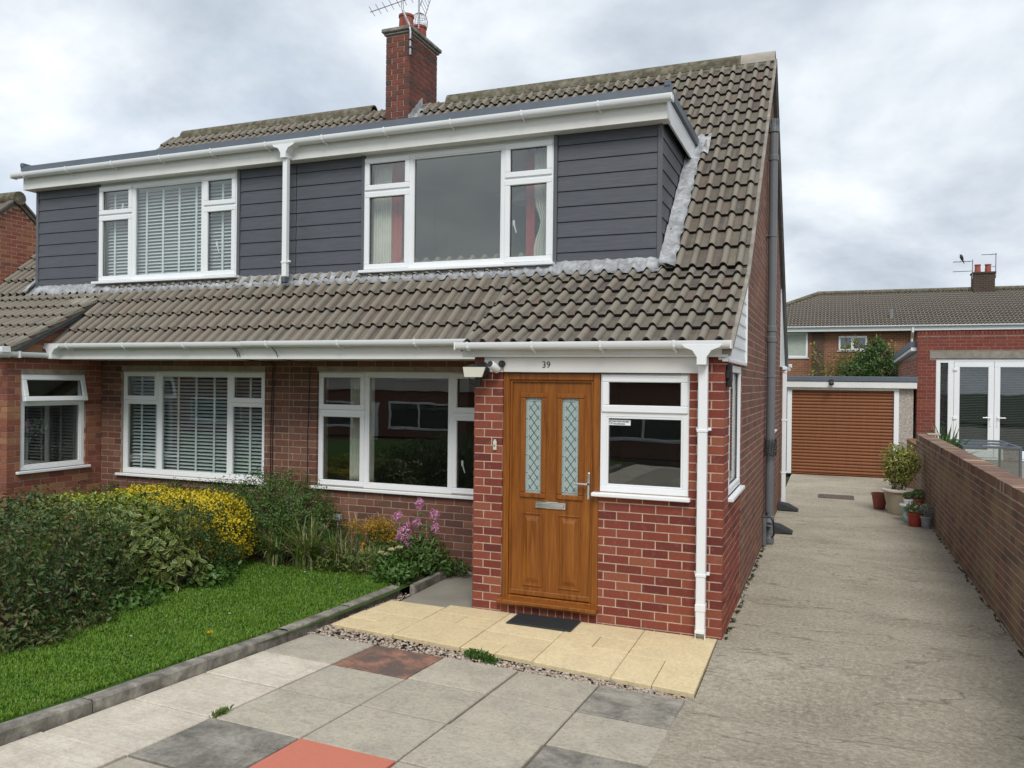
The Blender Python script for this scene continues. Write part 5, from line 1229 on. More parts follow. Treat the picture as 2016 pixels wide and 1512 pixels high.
m = MB(); m.tube([(2.33, 9.9, 1.05), (2.38, 9.9, 1.05)], .02, 8); m.tube([(2.36, 9.86, 1.12), (2.36, 9.9, 1.05), (2.36, 9.94, 1.12)], .012, 6)
# drain cover set into the drive
dct = thing('drain_cover', 'rusty rectangular metal drain cover set in the concrete drive', 'drain cover', (3.17, 9.55, 0))
rust = plain('rusty_iron', (.10, .065, .05), .8, .3, 20, .6, 90, dirt=((.20, .15, .12), 7, .5, .7, .5))
MB().cbox(2.86, 3.49, 9.27, 9.85, -.02, .012, .004).build('frame', rust, dct); MB().cbox(2.90, 3.45, 9.31, 9.81, -.01, .017, .004).build('lid', rust, dct)
# ------------------------------------------------------------------ plant pots by the wall
def pot(name, label, c, r0, r1, h, mat, rim=None, rimr=.012, plant=None, seg=28):
    t = thing(name, label, 'plant pot', c)
    m = MB(); m.lathe([(r0*.97, 0), (r0, .004), (r1, h-.03), (r1+rimr, h-.028), (r1+rimr, h), (r1-.006, h), (r1-.012, h-.05), (0, h-.05)], c, seg); m.build('pot', mat, t, True)
    if rim: m = MB(); m.lathe([(r1+.002, h-.035), (r1+.028, h-.028), (r1+.03, h-.004), (r1+.02, h+.002), (r1-.006, h+.001)], c, seg); m.build('rim', rim, t, True)
    m = MB(); m.lathe([(r1-.014, h-.048), (0, h-.04)], c, 16); m.build('soil', M_soil, t)
    return t
gz_ = lambda x, y: dz(x, y)+.004
p1 = pot('plant_pot', 'large tan pot with a bushy yellow green shrub beside the wall', (4.14, 7.95, gz_(4.14, 7.95)), .17, .245, .40, M_tan, M_cream_rim)
Lb = [(4.14, 7.95, .95, .27, .27, .20), (4.05, 7.9, .78, .2, .22, .2), (4.28, 7.95, .80, .2, .2, .22), (4.12, 7.95, .6, .22, .2, .15)]
twigs('stems', (4.14, 7.95, .36), Lb, 22, .008, M_bark, p1)
P, N = lobes_points(Lb, 2600, (.3, 1.05)); leaf_mesh('foliage', P, N, .055, .026, M_leaf_pot, p1)
p2 = pot('plant_pot', 'tilted terracotta pot tucked behind the large tan pot', (3.86, 8.35, gz_(3.86, 8.35)), .09, .125, .27, M_terracotta)
p3 = pot('plant_pot', 'turquoise and white printed tub by the wall with two small pots on it', (4.27, 7.15, gz_(4.27, 7.15)), .135, .16, .27, M_turq, M_upvc)
p4 = pot('plant_pot', 'small white pot standing on the turquoise tub', (4.20, 7.12, gz_(4.2, 7.1)+.235), .05, .062, .12, M_upvc); P, N = lobes_points([(4.20, 7.12, .405, .07, .07, .05)], 160); leaf_mesh('foliage', P, N, .035, .02, M_leaf_red, p4)
p5 = pot('plant_pot', 'small brown pot standing on the turquoise tub', (4.345, 7.15, gz_(4.34, 7.1)+.235), .06, .075, .13, M_terracotta); P, N = lobes_points([(4.345, 7.15, .43, .1, .09, .07)], 260); leaf_mesh('foliage', P, N, .035, .02, M_leaf_mid, p5)
p6 = pot('plant_pot', 'bright red plastic pot on the drive in front of the turquoise tub', (4.26, 6.72, gz_(4.26, 6.7)), .085, .10, .20, M_redpot); P, N = lobes_points([(4.26, 6.72, .26, .13, .11, .07)], 220); leaf_mesh('foliage', P, N, .07, .016, M_leaf_strap, p6)
p7 = pot('plant_pot', 'small grey metal pot beside the red plastic pot against the wall', (4.405, 6.62, gz_(4.4, 6.6)), .062, .078, .17, M_greypot); P, N = lobes_points([(4.405, 6.62, .25, .09, .09, .09)], 220); leaf_mesh('foliage', P, N, .05, .015, M_silver, p7)

# ------------------------------------------------------------------ neighbour's extension beyond the wall
EYx = 14.0; KE = (EYx-CAM.y)/(11-CAM.y); ex = lambda v: CAM.x+(v-CAM.x)*KE; ez = lambda v: CAM.z+(v-CAM.z)*KE
et = thing('brick_extension', 'neighbouring dark red brick extension with white french doors behind the boundary wall', 'building', (7, EYx, YD))
BE = Bricks(et); TE = TF(EYx); xl_, fl_, fr_, ft_, ll_, lt_, pt_ = ex(4.65), ex(4.985), ex(7.35), ez(2.66), ex(4.87), ez(2.80), ez(3.19); fb_ = ez(.73)-.03
oe = [(fl_, fr_, fb_, ft_), (ll_, fr_+.3, ft_, lt_)]
we = wall_slab(TE, xl_+.005, 10.5, YD-.7, pt_-.07, oe, .0035, .12, mat=M_mortar_dark, name='wall', parent=et)
BE.course_wall(TE, xl_, 10.5, YD-.09, pt_-.095, .0765, .228, M_brick_ext, we, openings=oe)
k_ = 0
while xl_+k_*.0757 < 10.4: BE.put(TE, xl_+k_*.0757, pt_-.092, .0655, .10, .1, M_brick_ext, we); k_ += 1
TEl = TL(xl_); ws = MB(TEl).hexa([(-19.5, .0014, -.2), (-EYx-.12, .0014, -.2), (-EYx-.12, .12, -.2), (-19.5, .12, -.2)], [(-19.5, .0014, 2.80), (-EYx-.12, .0014, 2.94), (-EYx-.12, .12, 2.94), (-19.5, .12, 2.80)]).build('side_wall', M_mortar, et)
BE.course_wall(TEl, -19.5, -EYx-.115, 1.4, 2.80, .0765, .228, M_brick_wing, ws); BE.finish()
m = MB(); m.hexa([(xl_-.12, EYx+.13, 2.94), (xl_+.1, EYx+.13, 2.94), (xl_+.1, 19.6, 2.80), (xl_-.12, 19.6, 2.80)], [(xl_-.12, EYx+.13, 3.02), (xl_+.1, EYx+.13, 3.02), (xl_+.1, 19.6, 2.88), (xl_-.12, 19.6, 2.88)]); m.build('fascia', M_upvc, et)
m = MB(); m.hexa([(xl_-.14, EYx+.13, 3.022), (xl_+.15, EYx+.13, 3.022), (xl_+.15, 19.6, 2.882), (xl_-.14, 19.6, 2.882)], [(xl_-.14, EYx+.13, 3.16), (xl_+.15, EYx+.13, 3.16), (xl_+.15, 19.6, 3.02), (xl_-.14, 19.6, 3.02)]); m.build('roof_edge', M_leadtrim, et)
MB(TE).cbox(ll_+.002, fr_+.298, -.006, .12, ft_+.002, lt_-.002, .006).build('lintel', M_cement, et)
fd = MB(TE); y0_, y1_ = .03, .10
for a, b in ((4.987, 5.065), (5.20, 5.30), (7.27, 7.348)): fd.cbox(ex(a), ex(b), y0_, y1_, fb_+.001, ft_-.003, .005)
for a, b, p, q in ((5.065, 5.20, 2.58, 2.657), (5.30, 7.27, 2.60, 2.657)): fd.cbox(ex(a), ex(b), y0_+.001, y1_, ez(p), ez(q), .005)
fd.cbox(ex(5.065), ex(5.2), y0_+.001, y1_, fb_+.001, fb_+.09, .005); fd.cbox(ex(5.30), ex(7.27), y0_+.001, y1_, fb_+.001, fb_+.045, .005); fr_d = fd.build('french_door', M_upvc, et)
za, zb = fb_+.05, ez(2.595)
for (a, b, hx, sg) in ((5.302, 5.985, 5.925, -1), (5.99, 6.66, 6.05, 1), (6.665, 7.268, 6.73, 1)):
    a, b, hx = ex(a), ex(b), ex(hx); lf = MB(TE); s = .115; lf.cbox(a, b, y0_-.012, y0_+.05, zb-s, zb, .006); lf.cbox(a, b, y0_-.012, y0_+.05, za, za+s+.06, .006); lf.cbox(a, a+s, y0_-.011, y0_+.049, za+s+.06, zb-s, .006); lf.cbox(b-s, b, y0_-.011, y0_+.049, za+s+.06, zb-s, .006); lf.build('door_leaf', M_upvc, fr_d)
    MB(TE).box(a+s, b-s, y0_+.02, y0_+.025, za+s+.06, zb-s).build('pane', M_glass, fr_d)
    zh = ez(1.52); h = MB(TE); h.cbox(hx-.018, hx+.018, y0_-.022, y0_-.012, zh-.2, zh+.05, .004); h.tube([(hx, y0_-.02, zh), (hx, y0_-.06, zh), (hx+sg*.15, y0_-.065, zh)], .012, 8); h.build('handle', M_upvc, fr_d)
for zz in (ez(2.45), ez(1.50)): MB(TE).cbox(ex(5.29), ex(5.36), y0_-.035, y0_-.013, zz-.03, zz+.03, .004).build('hinge', M_upvc, fr_d)
MB(TE).box(ex(5.065), ex(5.20), y0_+.02, y0_+.025, fb_+.09, ez(2.58)).build('pane', M_glass, fr_d)
r = MB(TE); a, b = fl_-.1, fr_+.1
for bx in ((a, b, 2.4, 2.45, YD-.02, 2.85), (a-.05, a, .13, 2.4, YD, 2.85), (b, b+.05, .13, 2.4, YD, 2.85), (a, b, .13, 2.4, 2.85, 2.9), (a, b, .13, 2.4, YD-.05, YD)): r.box(*bx)
r.build('room', M_interior_dark, fr_d)
for a, b, lab in ((5.32, 5.97, 'fine dark slatted blind behind the first french door leaf'), (6.00, 6.65, 'fine slatted blind behind the second french door leaf'), (5.07, 5.19, 'narrow slatted blind behind the side light next to the french doors')):
    blind(TE, ex(a), ex(b), fb_+.12, ez(2.55), .13, .038, [], lab, 12, M_blind_dark)
# cold frame in the neighbour's yard
cf = thing('cold_frame', 'low glass topped cold frame with dark metal edges beyond the boundary wall', 'cold frame', (5.6, 9.6, YD))
x0, x1, ya, yb, zt0, zt1 = 5.15, 6.02, 8.7, 10.5, 1.10, 1.12
fm = MB()
for bx in ((x0, x1, ya, ya+.04), (x0, x1, yb-.04, yb), (x0, x0+.04, ya+.04, yb-.04), (x1-.04, x1, ya+.04, yb-.04), (x0+.04, x1-.04, 9.58, 9.62)): fm.cbox(bx[0], bx[1], bx[2], bx[3], 1.08, 1.12, .004)
for xx in (x0, x1-.04):
    for yy in (ya, yb-.04): fm.cbox(xx+.001, xx+.039, yy+.001, yy+.039, YD, 1.08, .004)
fm.build('frame', M_leadtrim, cf); MB().box(x0+.04, x1-.04, ya+.04, 9.58, 1.10, 1.104).build('pane', M_glass, cf); MB().box(x0+.04, x1-.04, 9.62, yb-.04, 1.10, 1.104).build('pane', M_glass, cf); MB().box(x0+.04, x1-.04, ya+.018, ya+.022, YD, 1.08).build('pane', M_poly, cf)
for xx in (x0+.018, x1-.022): MB().box(xx, xx+.004, ya+.04, yb-.04, YD, 1.08).build('pane', M_poly, cf)
for k, (xx, yy, mt) in enumerate(((5.45, 9.1, M_terracotta), (5.7, 9.2, M_greypot), (5.85, 9.0, M_terracotta))):
    m = MB(); m.lathe([(.06, 0), (.09, .16), (.085, .16), (0, .12)], (xx, yy, YD+.002), 16); tag(m.build('seedling_pot', mt, None, True), ['red seedling pot nearest the corner inside the cold frame', 'grey seedling pot inside the cold frame', 'brown seedling pot at the far side inside the cold frame'][k], 'plant pot')
# tile and small plant lying on the wall end
tg = thing('wall_top_plant', 'spiky green plant in a low white tray behind the end of the boundary wall', 'plant', (4.85, 9.2, YD))
m = MB(); m.cbox(4.62, 4.82, 8.7, 8.86, 1.268, 1.30, .005); tag(m.build('roof_slate', M_tan), 'pale flat slab lying on top of the boundary wall', 'slab')
P = np.tile([4.95, 9.3, .75], (60, 1))+rng.normal(0, .03, (60, 3)); N = rand_unit(60); leaf_mesh('leaves', P, N, .62, .03, M_leaf_mid, tg, up=2.2, spread=.2)
m = MB(); m.lathe([(.09, 0), (.12, .14), (.11, .14), (0, .1)], (4.95, 9.3, YD), 14); m.build('pot', M_upvc, tg, True)

# ------------------------------------------------------------------ house behind the garage
fh = thing('rear_house', 'long brick house with dark hipped tiled roof behind the garage', 'house', (6, 31, 0)); FYh = 30.0
MB().box(-1.2, 16, FYh, FYh+8, 0, 4.55).build('wall', M_brick_far, fh)
MB().box(2.33, 2.78, FYh-.06, FYh-.005, 0, 4.5).build('dark_brick_pier', brick_tex('pier_brick', (.07, .05, .04), (.12, .065, .045), (.17, .14, .115)), fh)
slr = (6.45-4.62)/4.25; AR = math.atan(slr)
m = MB(); m.convex([(-1.6, FYh-.35, 4.55), (16.4, FYh-.35, 4.55), (16.4, FYh+8.2, 4.55), (-1.6, FYh+8.2, 4.55), (2.45, FYh+3.9, 6.42), (16.4, FYh+3.9, 6.42)], [(0, 1, 5, 4), (1, 2, 5), (2, 3, 4, 5), (3, 0, 4), (3, 2, 1, 0)]); rfh = m.build('roof', M_tile_far, fh)
V = []; F = []; o = 0; yv = FYh-.40; k = 0
while yv < FYh+3.8:
    zv = 4.55+(yv-FYh+.35)*slr+.0; xl = -1.55+(yv-FYh+.35)*.95
    x = 16.1
    while x > xl:
        A = np.array(slope_frame(x, yv, zv, AR)); V.append(TV @ A[:3, :3].T+A[:3, 3]); F += [tuple(i+o for i in f) for f in TFc]; o += len(TV); x -= .3
    yv += .27; k += 1
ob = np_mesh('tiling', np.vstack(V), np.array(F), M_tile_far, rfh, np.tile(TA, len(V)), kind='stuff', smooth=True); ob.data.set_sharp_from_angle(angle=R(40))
m = MB(); m.tube([(2.45, FYh+3.9, 6.47), (16.4, FYh+3.9, 6.47)], .11, 10); m.build('ridge', M_ridge, fh, True); m = MB(); m.tube([(-1.55, FYh-.35, 4.62), (2.45, FYh+3.9, 6.47)], .10, 10); m.build('hip', M_ridge, fh, True)
MB().cbox(-1.6, 16.4, FYh-.42, FYh-.38, 4.40, 4.58, .005).build('fascia', M_upvc, fh)
g = MB(); g.prism([(FYh-.48+p, 4.62+q) for p, q in GP], lambda p, t: (t, p[0], p[1]), -1.7, 16.4); g.build('gutter', M_upvc, fh, True)
MB().box(-1.6, 16.4, FYh-.38, FYh, 4.40, 4.415).build('soffit', M_upvc, fh)
m = MB(); m.tube([(6.15, FYh-.44, 4.55), (6.15, FYh-.44, 4.35), (6.15, FYh-.08, 4.1), (6.15, FYh-.08, 0)], .05, 8); m.build('downpipe', M_upvc, fh, True)
TFh = TF(FYh)
for (a, b, p, q, cells) in ((1.05, 2.13, 3.3, 4.39, 1), (3.36, 4.47, 3.6, 4.22, 2), (6.95, 8.4, 3.3, 4.36, 2), (9.2, 10.6, 3.3, 4.36, 2), (3.4, 5.2, .9, 2.1, 2)):
    window(TFh, a, b, p, q, [(a, b, p, q, 'fixed')] if cells == 1 else [(a, (a+b)/2, p, q, 'sash'), ((a+b)/2, b, p, q, 'fixed')], fh, inset=-.05, fw=.07, sill=True)
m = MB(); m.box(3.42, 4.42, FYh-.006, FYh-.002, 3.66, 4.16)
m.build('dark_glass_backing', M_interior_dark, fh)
m = MB(); m.box(1.1, 2.08, FYh-.006, FYh-.002, 3.36, 4.33); m.build('net_curtain', M_curtain, fh)
m = MB(); m.tube([(5.42, FYh+.6, 4.9), (5.42, FYh+.6, 5.30)], .06, 10); m.tube([(5.42, FYh+.6, 5.28), (5.42, FYh+.6, 5.36)], .085, 10); m.build('roof_vent', M_steel, fh, True)
fc = thing('chimney_stack', 'dark sooty brick chimney with two clay pots on the rear house', 'chimney', (9.3, 33.9, 6.3))
M_brick_dark = brick_tex('far_dark_brick', (.055, .04, .032), (.08, .055, .042), (.13, .11, .09))
MB().box(8.86, 9.70, 33.6, 34.2, 6.2, 7.12).build('stack', M_brick_dark, fc); MB().cbox(8.82, 9.74, 33.56, 34.24, 7.12, 7.2, .01).build('cap', M_brick_dark, fc)
for xx in (9.07, 9.47): m = MB(); m.lathe([(.13, 0), (.11, .3), (.13, .31), (.13, .36), (.1, .36), (.09, .1), (0, .1)], (xx, 33.9, 7.2), 14); m.build('chimney_pot', M_clay, fc, True)
fa = thing('tv_aerial', 'two small aerials on the chimney of the rear house', 'aerial', (9.2, 33.8, 7.0)); m = MB(); m.tube([(8.83, 33.6, 6.9), (8.83, 33.6, 7.75)], .02, 6)
for zz in (7.25, 7.68): m.tube([(8.05, 33.5, zz-.02), (8.85, 33.6, zz)], .016, 5)
for k in range(4): m.tube([(8.15+k*.18, 33.3, 7.67), (8.15+k*.18, 33.8, 7.67)], .008, 4)
m.build('array', M_steel, fa, True); m = MB(); m.tube([(9.72, 33.6, 6.9), (9.72, 33.6, 8.0)], .02, 6); m.tube([(9.15, 33.5, 7.93), (9.75, 33.6, 7.95)], .016, 5); m.tube([(9.55, 33.3, 7.94), (9.55, 33.8, 7.94)], .009, 4); m.tube([(9.45, 33.55, 7.4), (9.72, 33.6, 7.42)], .012, 4); m.build('array', M_steel, fa, True)
m = MB(); m.tube([(8.44, 33.56, 7.69), (8.42, 33.56, 7.78), (8.38, 33.56, 7.90), (8.36, 33.56, 7.97), (8.31, 33.56, 7.99)], [.015, .06, .075, .04, .008], 8); m.tube([(8.45, 33.56, 7.72), (8.50, 33.56, 7.58)], [.03, .012], 6); tag(m.build('bird', M_black, None, True), 'dark bird perched on the aerial of the rear house', 'bird')

# climber and bush behind the garage
ivy = thing('bush', 'leafy green climbing bush growing above the garage roof', 'bush', (4.4, 20.3, 0))
Li = [(4.0, 20.4, 2.5, .7, .5, .55), (4.35, 20.4, 2.9, .55, .45, .5), (4.9, 20.4, 2.6, .6, .5, .5), (3.6, 20.4, 2.2, .5, .4, .4), (4.35, 20.4, 3.3, .3, .3, .3), (4.4, 20.4, 1.4, .9, .5, 1.2)]
twigs('branches', (4.4, 20.4, 0), Li, 30, .03, M_bark, ivy); P, N = lobes_points(Li, 16000, (.4, 1.08), bump=.35, holes=(9, -.12), sprig=.3); leaf_mesh('foliage', P, N, .085, .055, M_leaf_ivy, ivy)
spr = thing('climber', 'straggly sprigs of climber against the wall of the rear house', 'climber', (4.6, 29.5, 2)); m = MB(); PL = []
for k in range(34):
    a = Vector((random.uniform(2.6, 6.6), 29.6, 2.0)); b = a+Vector((random.uniform(-.7, .7), -.1, random.uniform(.8, 2.3))); m.tube([a, a.lerp(b, .5)+Vector((.15, 0, .1)), b], [.015, .012, .006], 4, False)
    for _ in range(26): PL.append(a.lerp(b, random.uniform(.25, 1))+Vector((random.gauss(0, .12), random.gauss(0, .05), random.gauss(0, .08))))
m.build('stems', M_bark, spr, True); P = np.array([tuple(p) for p in PL]); leaf_mesh('leaves', P, rand_unit(len(P)), .13, .09, M_leaf_pot, spr)
bb = thing('bush', 'brown leaved low bush beside the climber above the garage roof', 'bush', (4.9, 19.9, 0)); Lq = [(4.75, 19.9, 2.35, .45, .35, .35), (5.1, 19.9, 2.3, .35, .3, .3), (4.9, 19.9, 1.5, .4, .3, .9)]; P, N = lobes_points(Lq, 1500, (.5, 1.05)); leaf_mesh('foliage', P, N, .11, .06, M_leaf_red, bb); twigs('branches', (4.9, 19.9, 0), Lq, 12, .02, M_bark, bb)
dt_ = thing('tree', 'distant dark tree showing past the gable corner of number 39', 'tree', (-1.5, 46, 0)); Lt = [(0.3, 46, 5.6, 1.6, 1.4, 1.3), (-1.2, 46, 5.2, 1.6, 1.4, 1.5)]
m = MB(); m.tube([(-.4, 46, 0), (-.4, 46, 5)], [.25, .12], 8); m.build('trunk', M_bark, dt_, True); P, N = lobes_points(Lt, 3000, (.3, 1.1), bump=.35); leaf_mesh('crown', P, N, .35, .2, M_leaf_dark, dt_)

# ------------------------------------------------------------------ next house on the left
nh = thing('neighbouring_house', 'red brick gable end of the next house beyond the adjoining house', 'house', (-15, 4.9, 0)); NX = -12.6; AY, AZ = 4.82, 5.66
BN = Bricks(nh); TN = TS(NX); nsl = .80
m = MB(TN); gable_back(m, .6, 9.04, -.2, [], .0035, .24, lambda u: AZ-abs(u-AY)*nsl, (AY,)); wn_ = m.build('gable_wall', M_mortar_pale, nh)
BN.course_wall(TN, .6, 9.04, .2, AZ-.1, .0815, .2305, M_brick_wing, wn_, urange=lambda a, b, k: (AY-(AZ-b)/nsl, AY+(AZ-b)/nsl)); BN.finish()
m = MB()
for s in (-1, 1): m.hexa([(NX-6, AY, AZ), (NX+.05, AY, AZ), (NX+.05, AY+s*4.6, AZ-4.6*nsl), (NX-6, AY+s*4.6, AZ-4.6*nsl)], [(NX-6, AY, AZ+.1), (NX+.05, AY, AZ+.1), (NX+.05, AY+s*4.6, AZ-4.6*nsl+.1), (NX-6, AY+s*4.6, AZ-4.6*nsl+.1)])
m.build('roof', M_tile_far, nh)
m = MB()
for s in (-1, 1):
    for k in range(14):
        y0 = AY+s*(.12+k*.32); m.hexa([(NX-.1, y0, AZ+.10-abs(y0-AY)*nsl), (NX+.09, y0, AZ+.10-abs(y0-AY)*nsl), (NX+.09, y0+s*.34, AZ+.07-abs(y0-AY+s*.34)*nsl), (NX-.1, y0+s*.34, AZ+.07-abs(y0-AY+s*.34)*nsl)], [(NX-.1, y0, AZ+.15-abs(y0-AY)*nsl), (NX+.09, y0, AZ+.15-abs(y0-AY)*nsl), (NX+.09, y0+s*.34, AZ+.12-abs(y0-AY+s*.34)*nsl), (NX-.1, y0+s*.34, AZ+.12-abs(y0-AY+s*.34)*nsl)])
m.build('verge', M_tile_far, nh)['kind'] = 'stuff'; m = MB()
m.tube([(NX-6, AY, AZ+.10), (NX+.08, AY, AZ+.10)], .13, 12); m.build('ridge', M_clay, nh, True); m = MB(); m.tube([(NX-.4, AY, AZ+.115), (NX+.1, AY, AZ+.115)], .14, 12); m.build('ridge_end', M_ridge, nh, True)

# ------------------------------------------------------------------ across the road (seen in the windows)
def across(x0, x1, yf, label, upper):
    t = thing('opposite_house', label, 'house', ((x0+x1)/2, yf-3, -1.0)); Tb = TB(yf) @ Matrix.Translation((0, 0, -1.3))
    MB(Tb).box(-x1, -x0, 0, 7, .2, 2.95 if upper else 5.1).build('wall', M_brick_opp, t)
    if upper: MB(Tb).box(-x1-.1, -x0+.1, -.12, 7, 2.95, 5.1).build('upper_wall', M_render_white, t)
    m = MB(); m.convex([(x0-.3, yf+.4, 3.8), (x1+.3, yf+.4, 3.8), (x1+.3, yf-7.4, 3.8), (x0-.3, yf-7.4, 3.8), (x0-.3, yf-3.5, 6.3), (x1+.3, yf-3.5, 6.3)], [(0, 1, 5, 4), (2, 3, 4, 5), (0, 4, 3), (1, 2, 5), (3, 2, 1, 0)]); m.build('roof', M_tile_far, t)
    L = x1-x0
    for a, b, p, q in ((.08, .4, 1.1, 2.4), (.58, .92, 1.1, 2.4), (.1, .36, 3.5, 4.6), (.62, .9, 3.5, 4.6)):
        u0, u1 = -x1+a*L, -x1+b*L; window(Tb, u0, u1, p, q, [(u0, (u0+u1)/2, p, q, 'sash'), ((u0+u1)/2, u1, p, q, 'fixed')], t, inset=-.17 if p > 3 else -.05, fw=.09)
        MB(Tb).box(u0, u1, -.125 if p > 3 else -.01, -.121 if p > 3 else -.003, p, q).build('dark_room', M_interior_dark, t)
    MB(Tb).cbox(-x1+.45*L, -x1+.54*L, -.04, -.001, .3, 2.35, .01).build('door', M_upvc, t)
across(-23, -12.5, -24, 'brick and cream rendered house across the road reflected in the windows', True)
across(-11.0, -1.5, -24.5, 'plain brick house across the road reflected in the porch window', False)
across(-36, -25, -24.5, 'plain brick house far along the opposite side of the road', False)
across(0.5, 10, -24, 'second cream rendered house across the road behind the photographer', True)
sheet('verge_grass', lin(-60, 40, 10), lin(-23.9, -21.3, 2), lambda x, y: G(x, y)+.0, M_far_ground)

# ------------------------------------------------------------------ garden
def shrub(name, label, base, lobes, n, L, W, mat, box=2.6, shell=(.70, 1.04), bump=.10, twig=24, tr=.010, cat='shrub', holes=None, sprig=.0, **k):
    t = thing(name, label, cat, base); twigs('stems', base, lobes, twig, tr, M_bark, t)
    P, N = lobes_points(lobes, n, shell, box, bump, holes, sprig); leaf_mesh('foliage', P, N, L, W, mat, t, **k); return t
zl = lambda x, y: G(x, y)+.06
S1 = [(-2.62, -2.95, .58, .55, .55, .58), (-2.95, -2.35, .60, .6, .55, .50), (-3.2, -1.75, .58, .58, .5, .47), (-3.3, -3.3, .62, .6, .6, .52), (-2.32, -2.9, .34, .34, .38, .27), (-2.55, -2.35, .35, .38, .38, .32), (-2.8, -1.75, .36, .34, .36, .36)]
sh1 = shrub('berberis_shrub', 'large bronze and dark green clipped shrub at the lawn end of the border', (-2.8, -2.5, zl(-2.8, -2.5)), S1, 34000, .046, .021, M_leaf_red, 2.8, (.55, 1.05), .24, 90, .009, holes=(19, -.10), sprig=.16)
P, N = lobes_points(S1, 12000, (.6, 1.06), 2.8, .24, (15, .0), .12); leaf_mesh('foliage', P, N, .055, .026, M_leaf_dark, sh1)
S2 = [(-3.2, -1.0, .55, .52, .46, .40), (-2.98, -.95, .46, .36, .40, .36), (-2.78, -.88, .30, .24, .28, .26), (-2.72, -.78, .22, .22, .24, .18)]
shrub('variegated_shrub', 'shrub with cream edged green leaves between the bronze and the golden shrubs', (-3.0, -.95, zl(-3, -.95)), S2, 6200, .085, .036, M_leaf_varieg, 2.3, (.45, 1.06), .26, 50, .010, rim=True, fold=.18, holes=(16, -.08), sprig=.2, droop=.25)
S2b = [(-3.75, -1.05, .62, .48, .45, .31), (-3.5, -.75, .60, .35, .3, .32)]
shrub('lime_shrub', 'lime green leaved top of the clipped border behind the variegated shrub', (-3.7, -1.0, zl(-3.7, -1)), S2b, 9000, .045, .018, M_leaf_lime, 3, (.8, 1.05), .08, 16)
S3 = [(-3.1, -.32, .46, .36, .34, .36), (-2.92, -.35, .30, .26, .32, .26), (-2.9, -.05, .22, .22, .25, .18)]
shrub('box_shrub', 'small dark green box shrub beside the golden shrub', (-3.05, -.3, zl(-3, -.3)), S3, 17000, .028, .014, M_leaf_dark, 2.5, (.6, 1.05), .2, 24, holes=(22, -.12), sprig=.1)
S4 = [(-3.38, .12, .55, .42, .36, .30), (-3.08, .10, .50, .26, .34, .33), (-4.0, .05, .66, .45, .36, .21), (-2.98, .14, .40, .22, .30, .26)]
sh4 = shrub('golden_shrub', 'bright golden yellow clipped shrub in front of the dark green shrub', (-3.3, .1, zl(-3.3, .1)), S4, 19000, .030, .017, M_leaf_gold, 3.6, (.74, 1.04), .08, 36, holes=(30, -.30), sprig=.05)
P, N = lobes_points(S4, 8000, (.62, .95), 3.6, .08); leaf_mesh('foliage', P, N, .028, .016, M_leaf_dark, sh4)
S5 = [(-3.02, 1.0, .60, .66, .34, .42), (-2.6, .92, .48, .42, .34, .38), (-2.34, .95, .34, .28, .3, .30), (-3.75, 1.02, .48, .62, .32, .36), (-4.6, 1.05, .46, .7, .28, .33), (-5.5, 1.05, .40, .6, .26, .3), (-2.95, .62, .46, .40, .25, .32)]
shrub('evergreen_shrub', 'broad dark green evergreen shrub below the window against the house wall', (-3.0, .95, zl(-3, .9)), S5, 60000, .026, .017, M_leaf_conifer, 2.3, (.55, 1.06), .26, 70, .009, up=.5, holes=(17, -.10), sprig=.18)
def strap_clump(c, n, L, mat, t, lean=.75, wd=.022, name='blades'):
    V = []; F = []; k0 = 0
    for i in range(n):
        a = random.uniform(0, 6.28); l = L*random.uniform(.55, 1.15); ln = lean*random.uniform(.2, 1.3); b = Vector(c)+Vector((random.gauss(0, .05), random.gauss(0, .05), 0)); d = Vector((math.cos(a), math.sin(a), 0)); s = Vector((-d.y, d.x, 0))*wd/2*random.uniform(.7, 1.3); tw = Vector((0, 0, 0))
        for q in range(6):
            t_ = q/5; p = b+d*l*ln*t_**1.7+Vector((0, 0, l*(t_-ln*.62*t_**2.4))); wq = (1-t_)**.6 if q < 5 else 0.02
            V += [tuple(p-s*wq), tuple(p+s*wq)]
        for q in range(5): F.append((k0+2*q, k0+2*q+1, k0+2*q+3, k0+2*q+2))
        k0 += 12
    return np_mesh(name, np.array(V), np.array(F), mat, t)
for c, n, L, lab in (((-2.62, .52, .06), 150, .58, 'clump of arching strap leaves at the foot of the evergreen shrub'), ((-2.2, .52, .06), 170, .62, 'tall upright clump of green strap leaves in the middle of the bed'), ((-1.85, .60, .06), 110, .5, 'loose clump of strap leaves with dry tips beside the flowers')):
    t = thing('strap_leaf_plant', lab, 'plant', c); strap_clump(c, n, L, M_leaf_strap, t); strap_clump(c, n//5, L*.9, M_dry, t, .8, .010, 'dry_blades')
# phlox
pt = thing('phlox', 'tall phlox with pink flower heads in front of the brick wall', 'flower', (-1.05, .85, .06)); m = MB(); PF = []; NF = []; PLf = []; 
for (x, y, z, r) in ((-1.05, .92, .77, .050), (-1.30, .9, .63, .045), (-.87, .92, .67, .05), (-1.17, .80, .46, .075), (-.84, .88, .54, .048), (-1.05, .86, .58, .045), (-1.10, .78, .36, .03), (-1.16, .86, .55, .028), (-1.24, .78, .42, .02)):
    b = Vector((-1.03+random.uniform(-.12, .12)+.25*(x+1.03), .86, .05)); m.tube([b, b.lerp(Vector((x, y, z)), .6)+Vector((.01, 0, .02)), (x, y, z)], [.005, .004, .003], 5, False)
    p, q = lobes_points([(x, y, z, r, r, r*1.15)], int(52000*r*r)+20, (.55, 1.05)); PF.append(p); NF.append(q)
    for k in range(46):
        t_ = random.uniform(.08, .85); c = b.lerp(Vector((x, y, z)), t_); PLf.append((c.x+random.gauss(0, .03), c.y+random.gauss(0, .03), c.z))
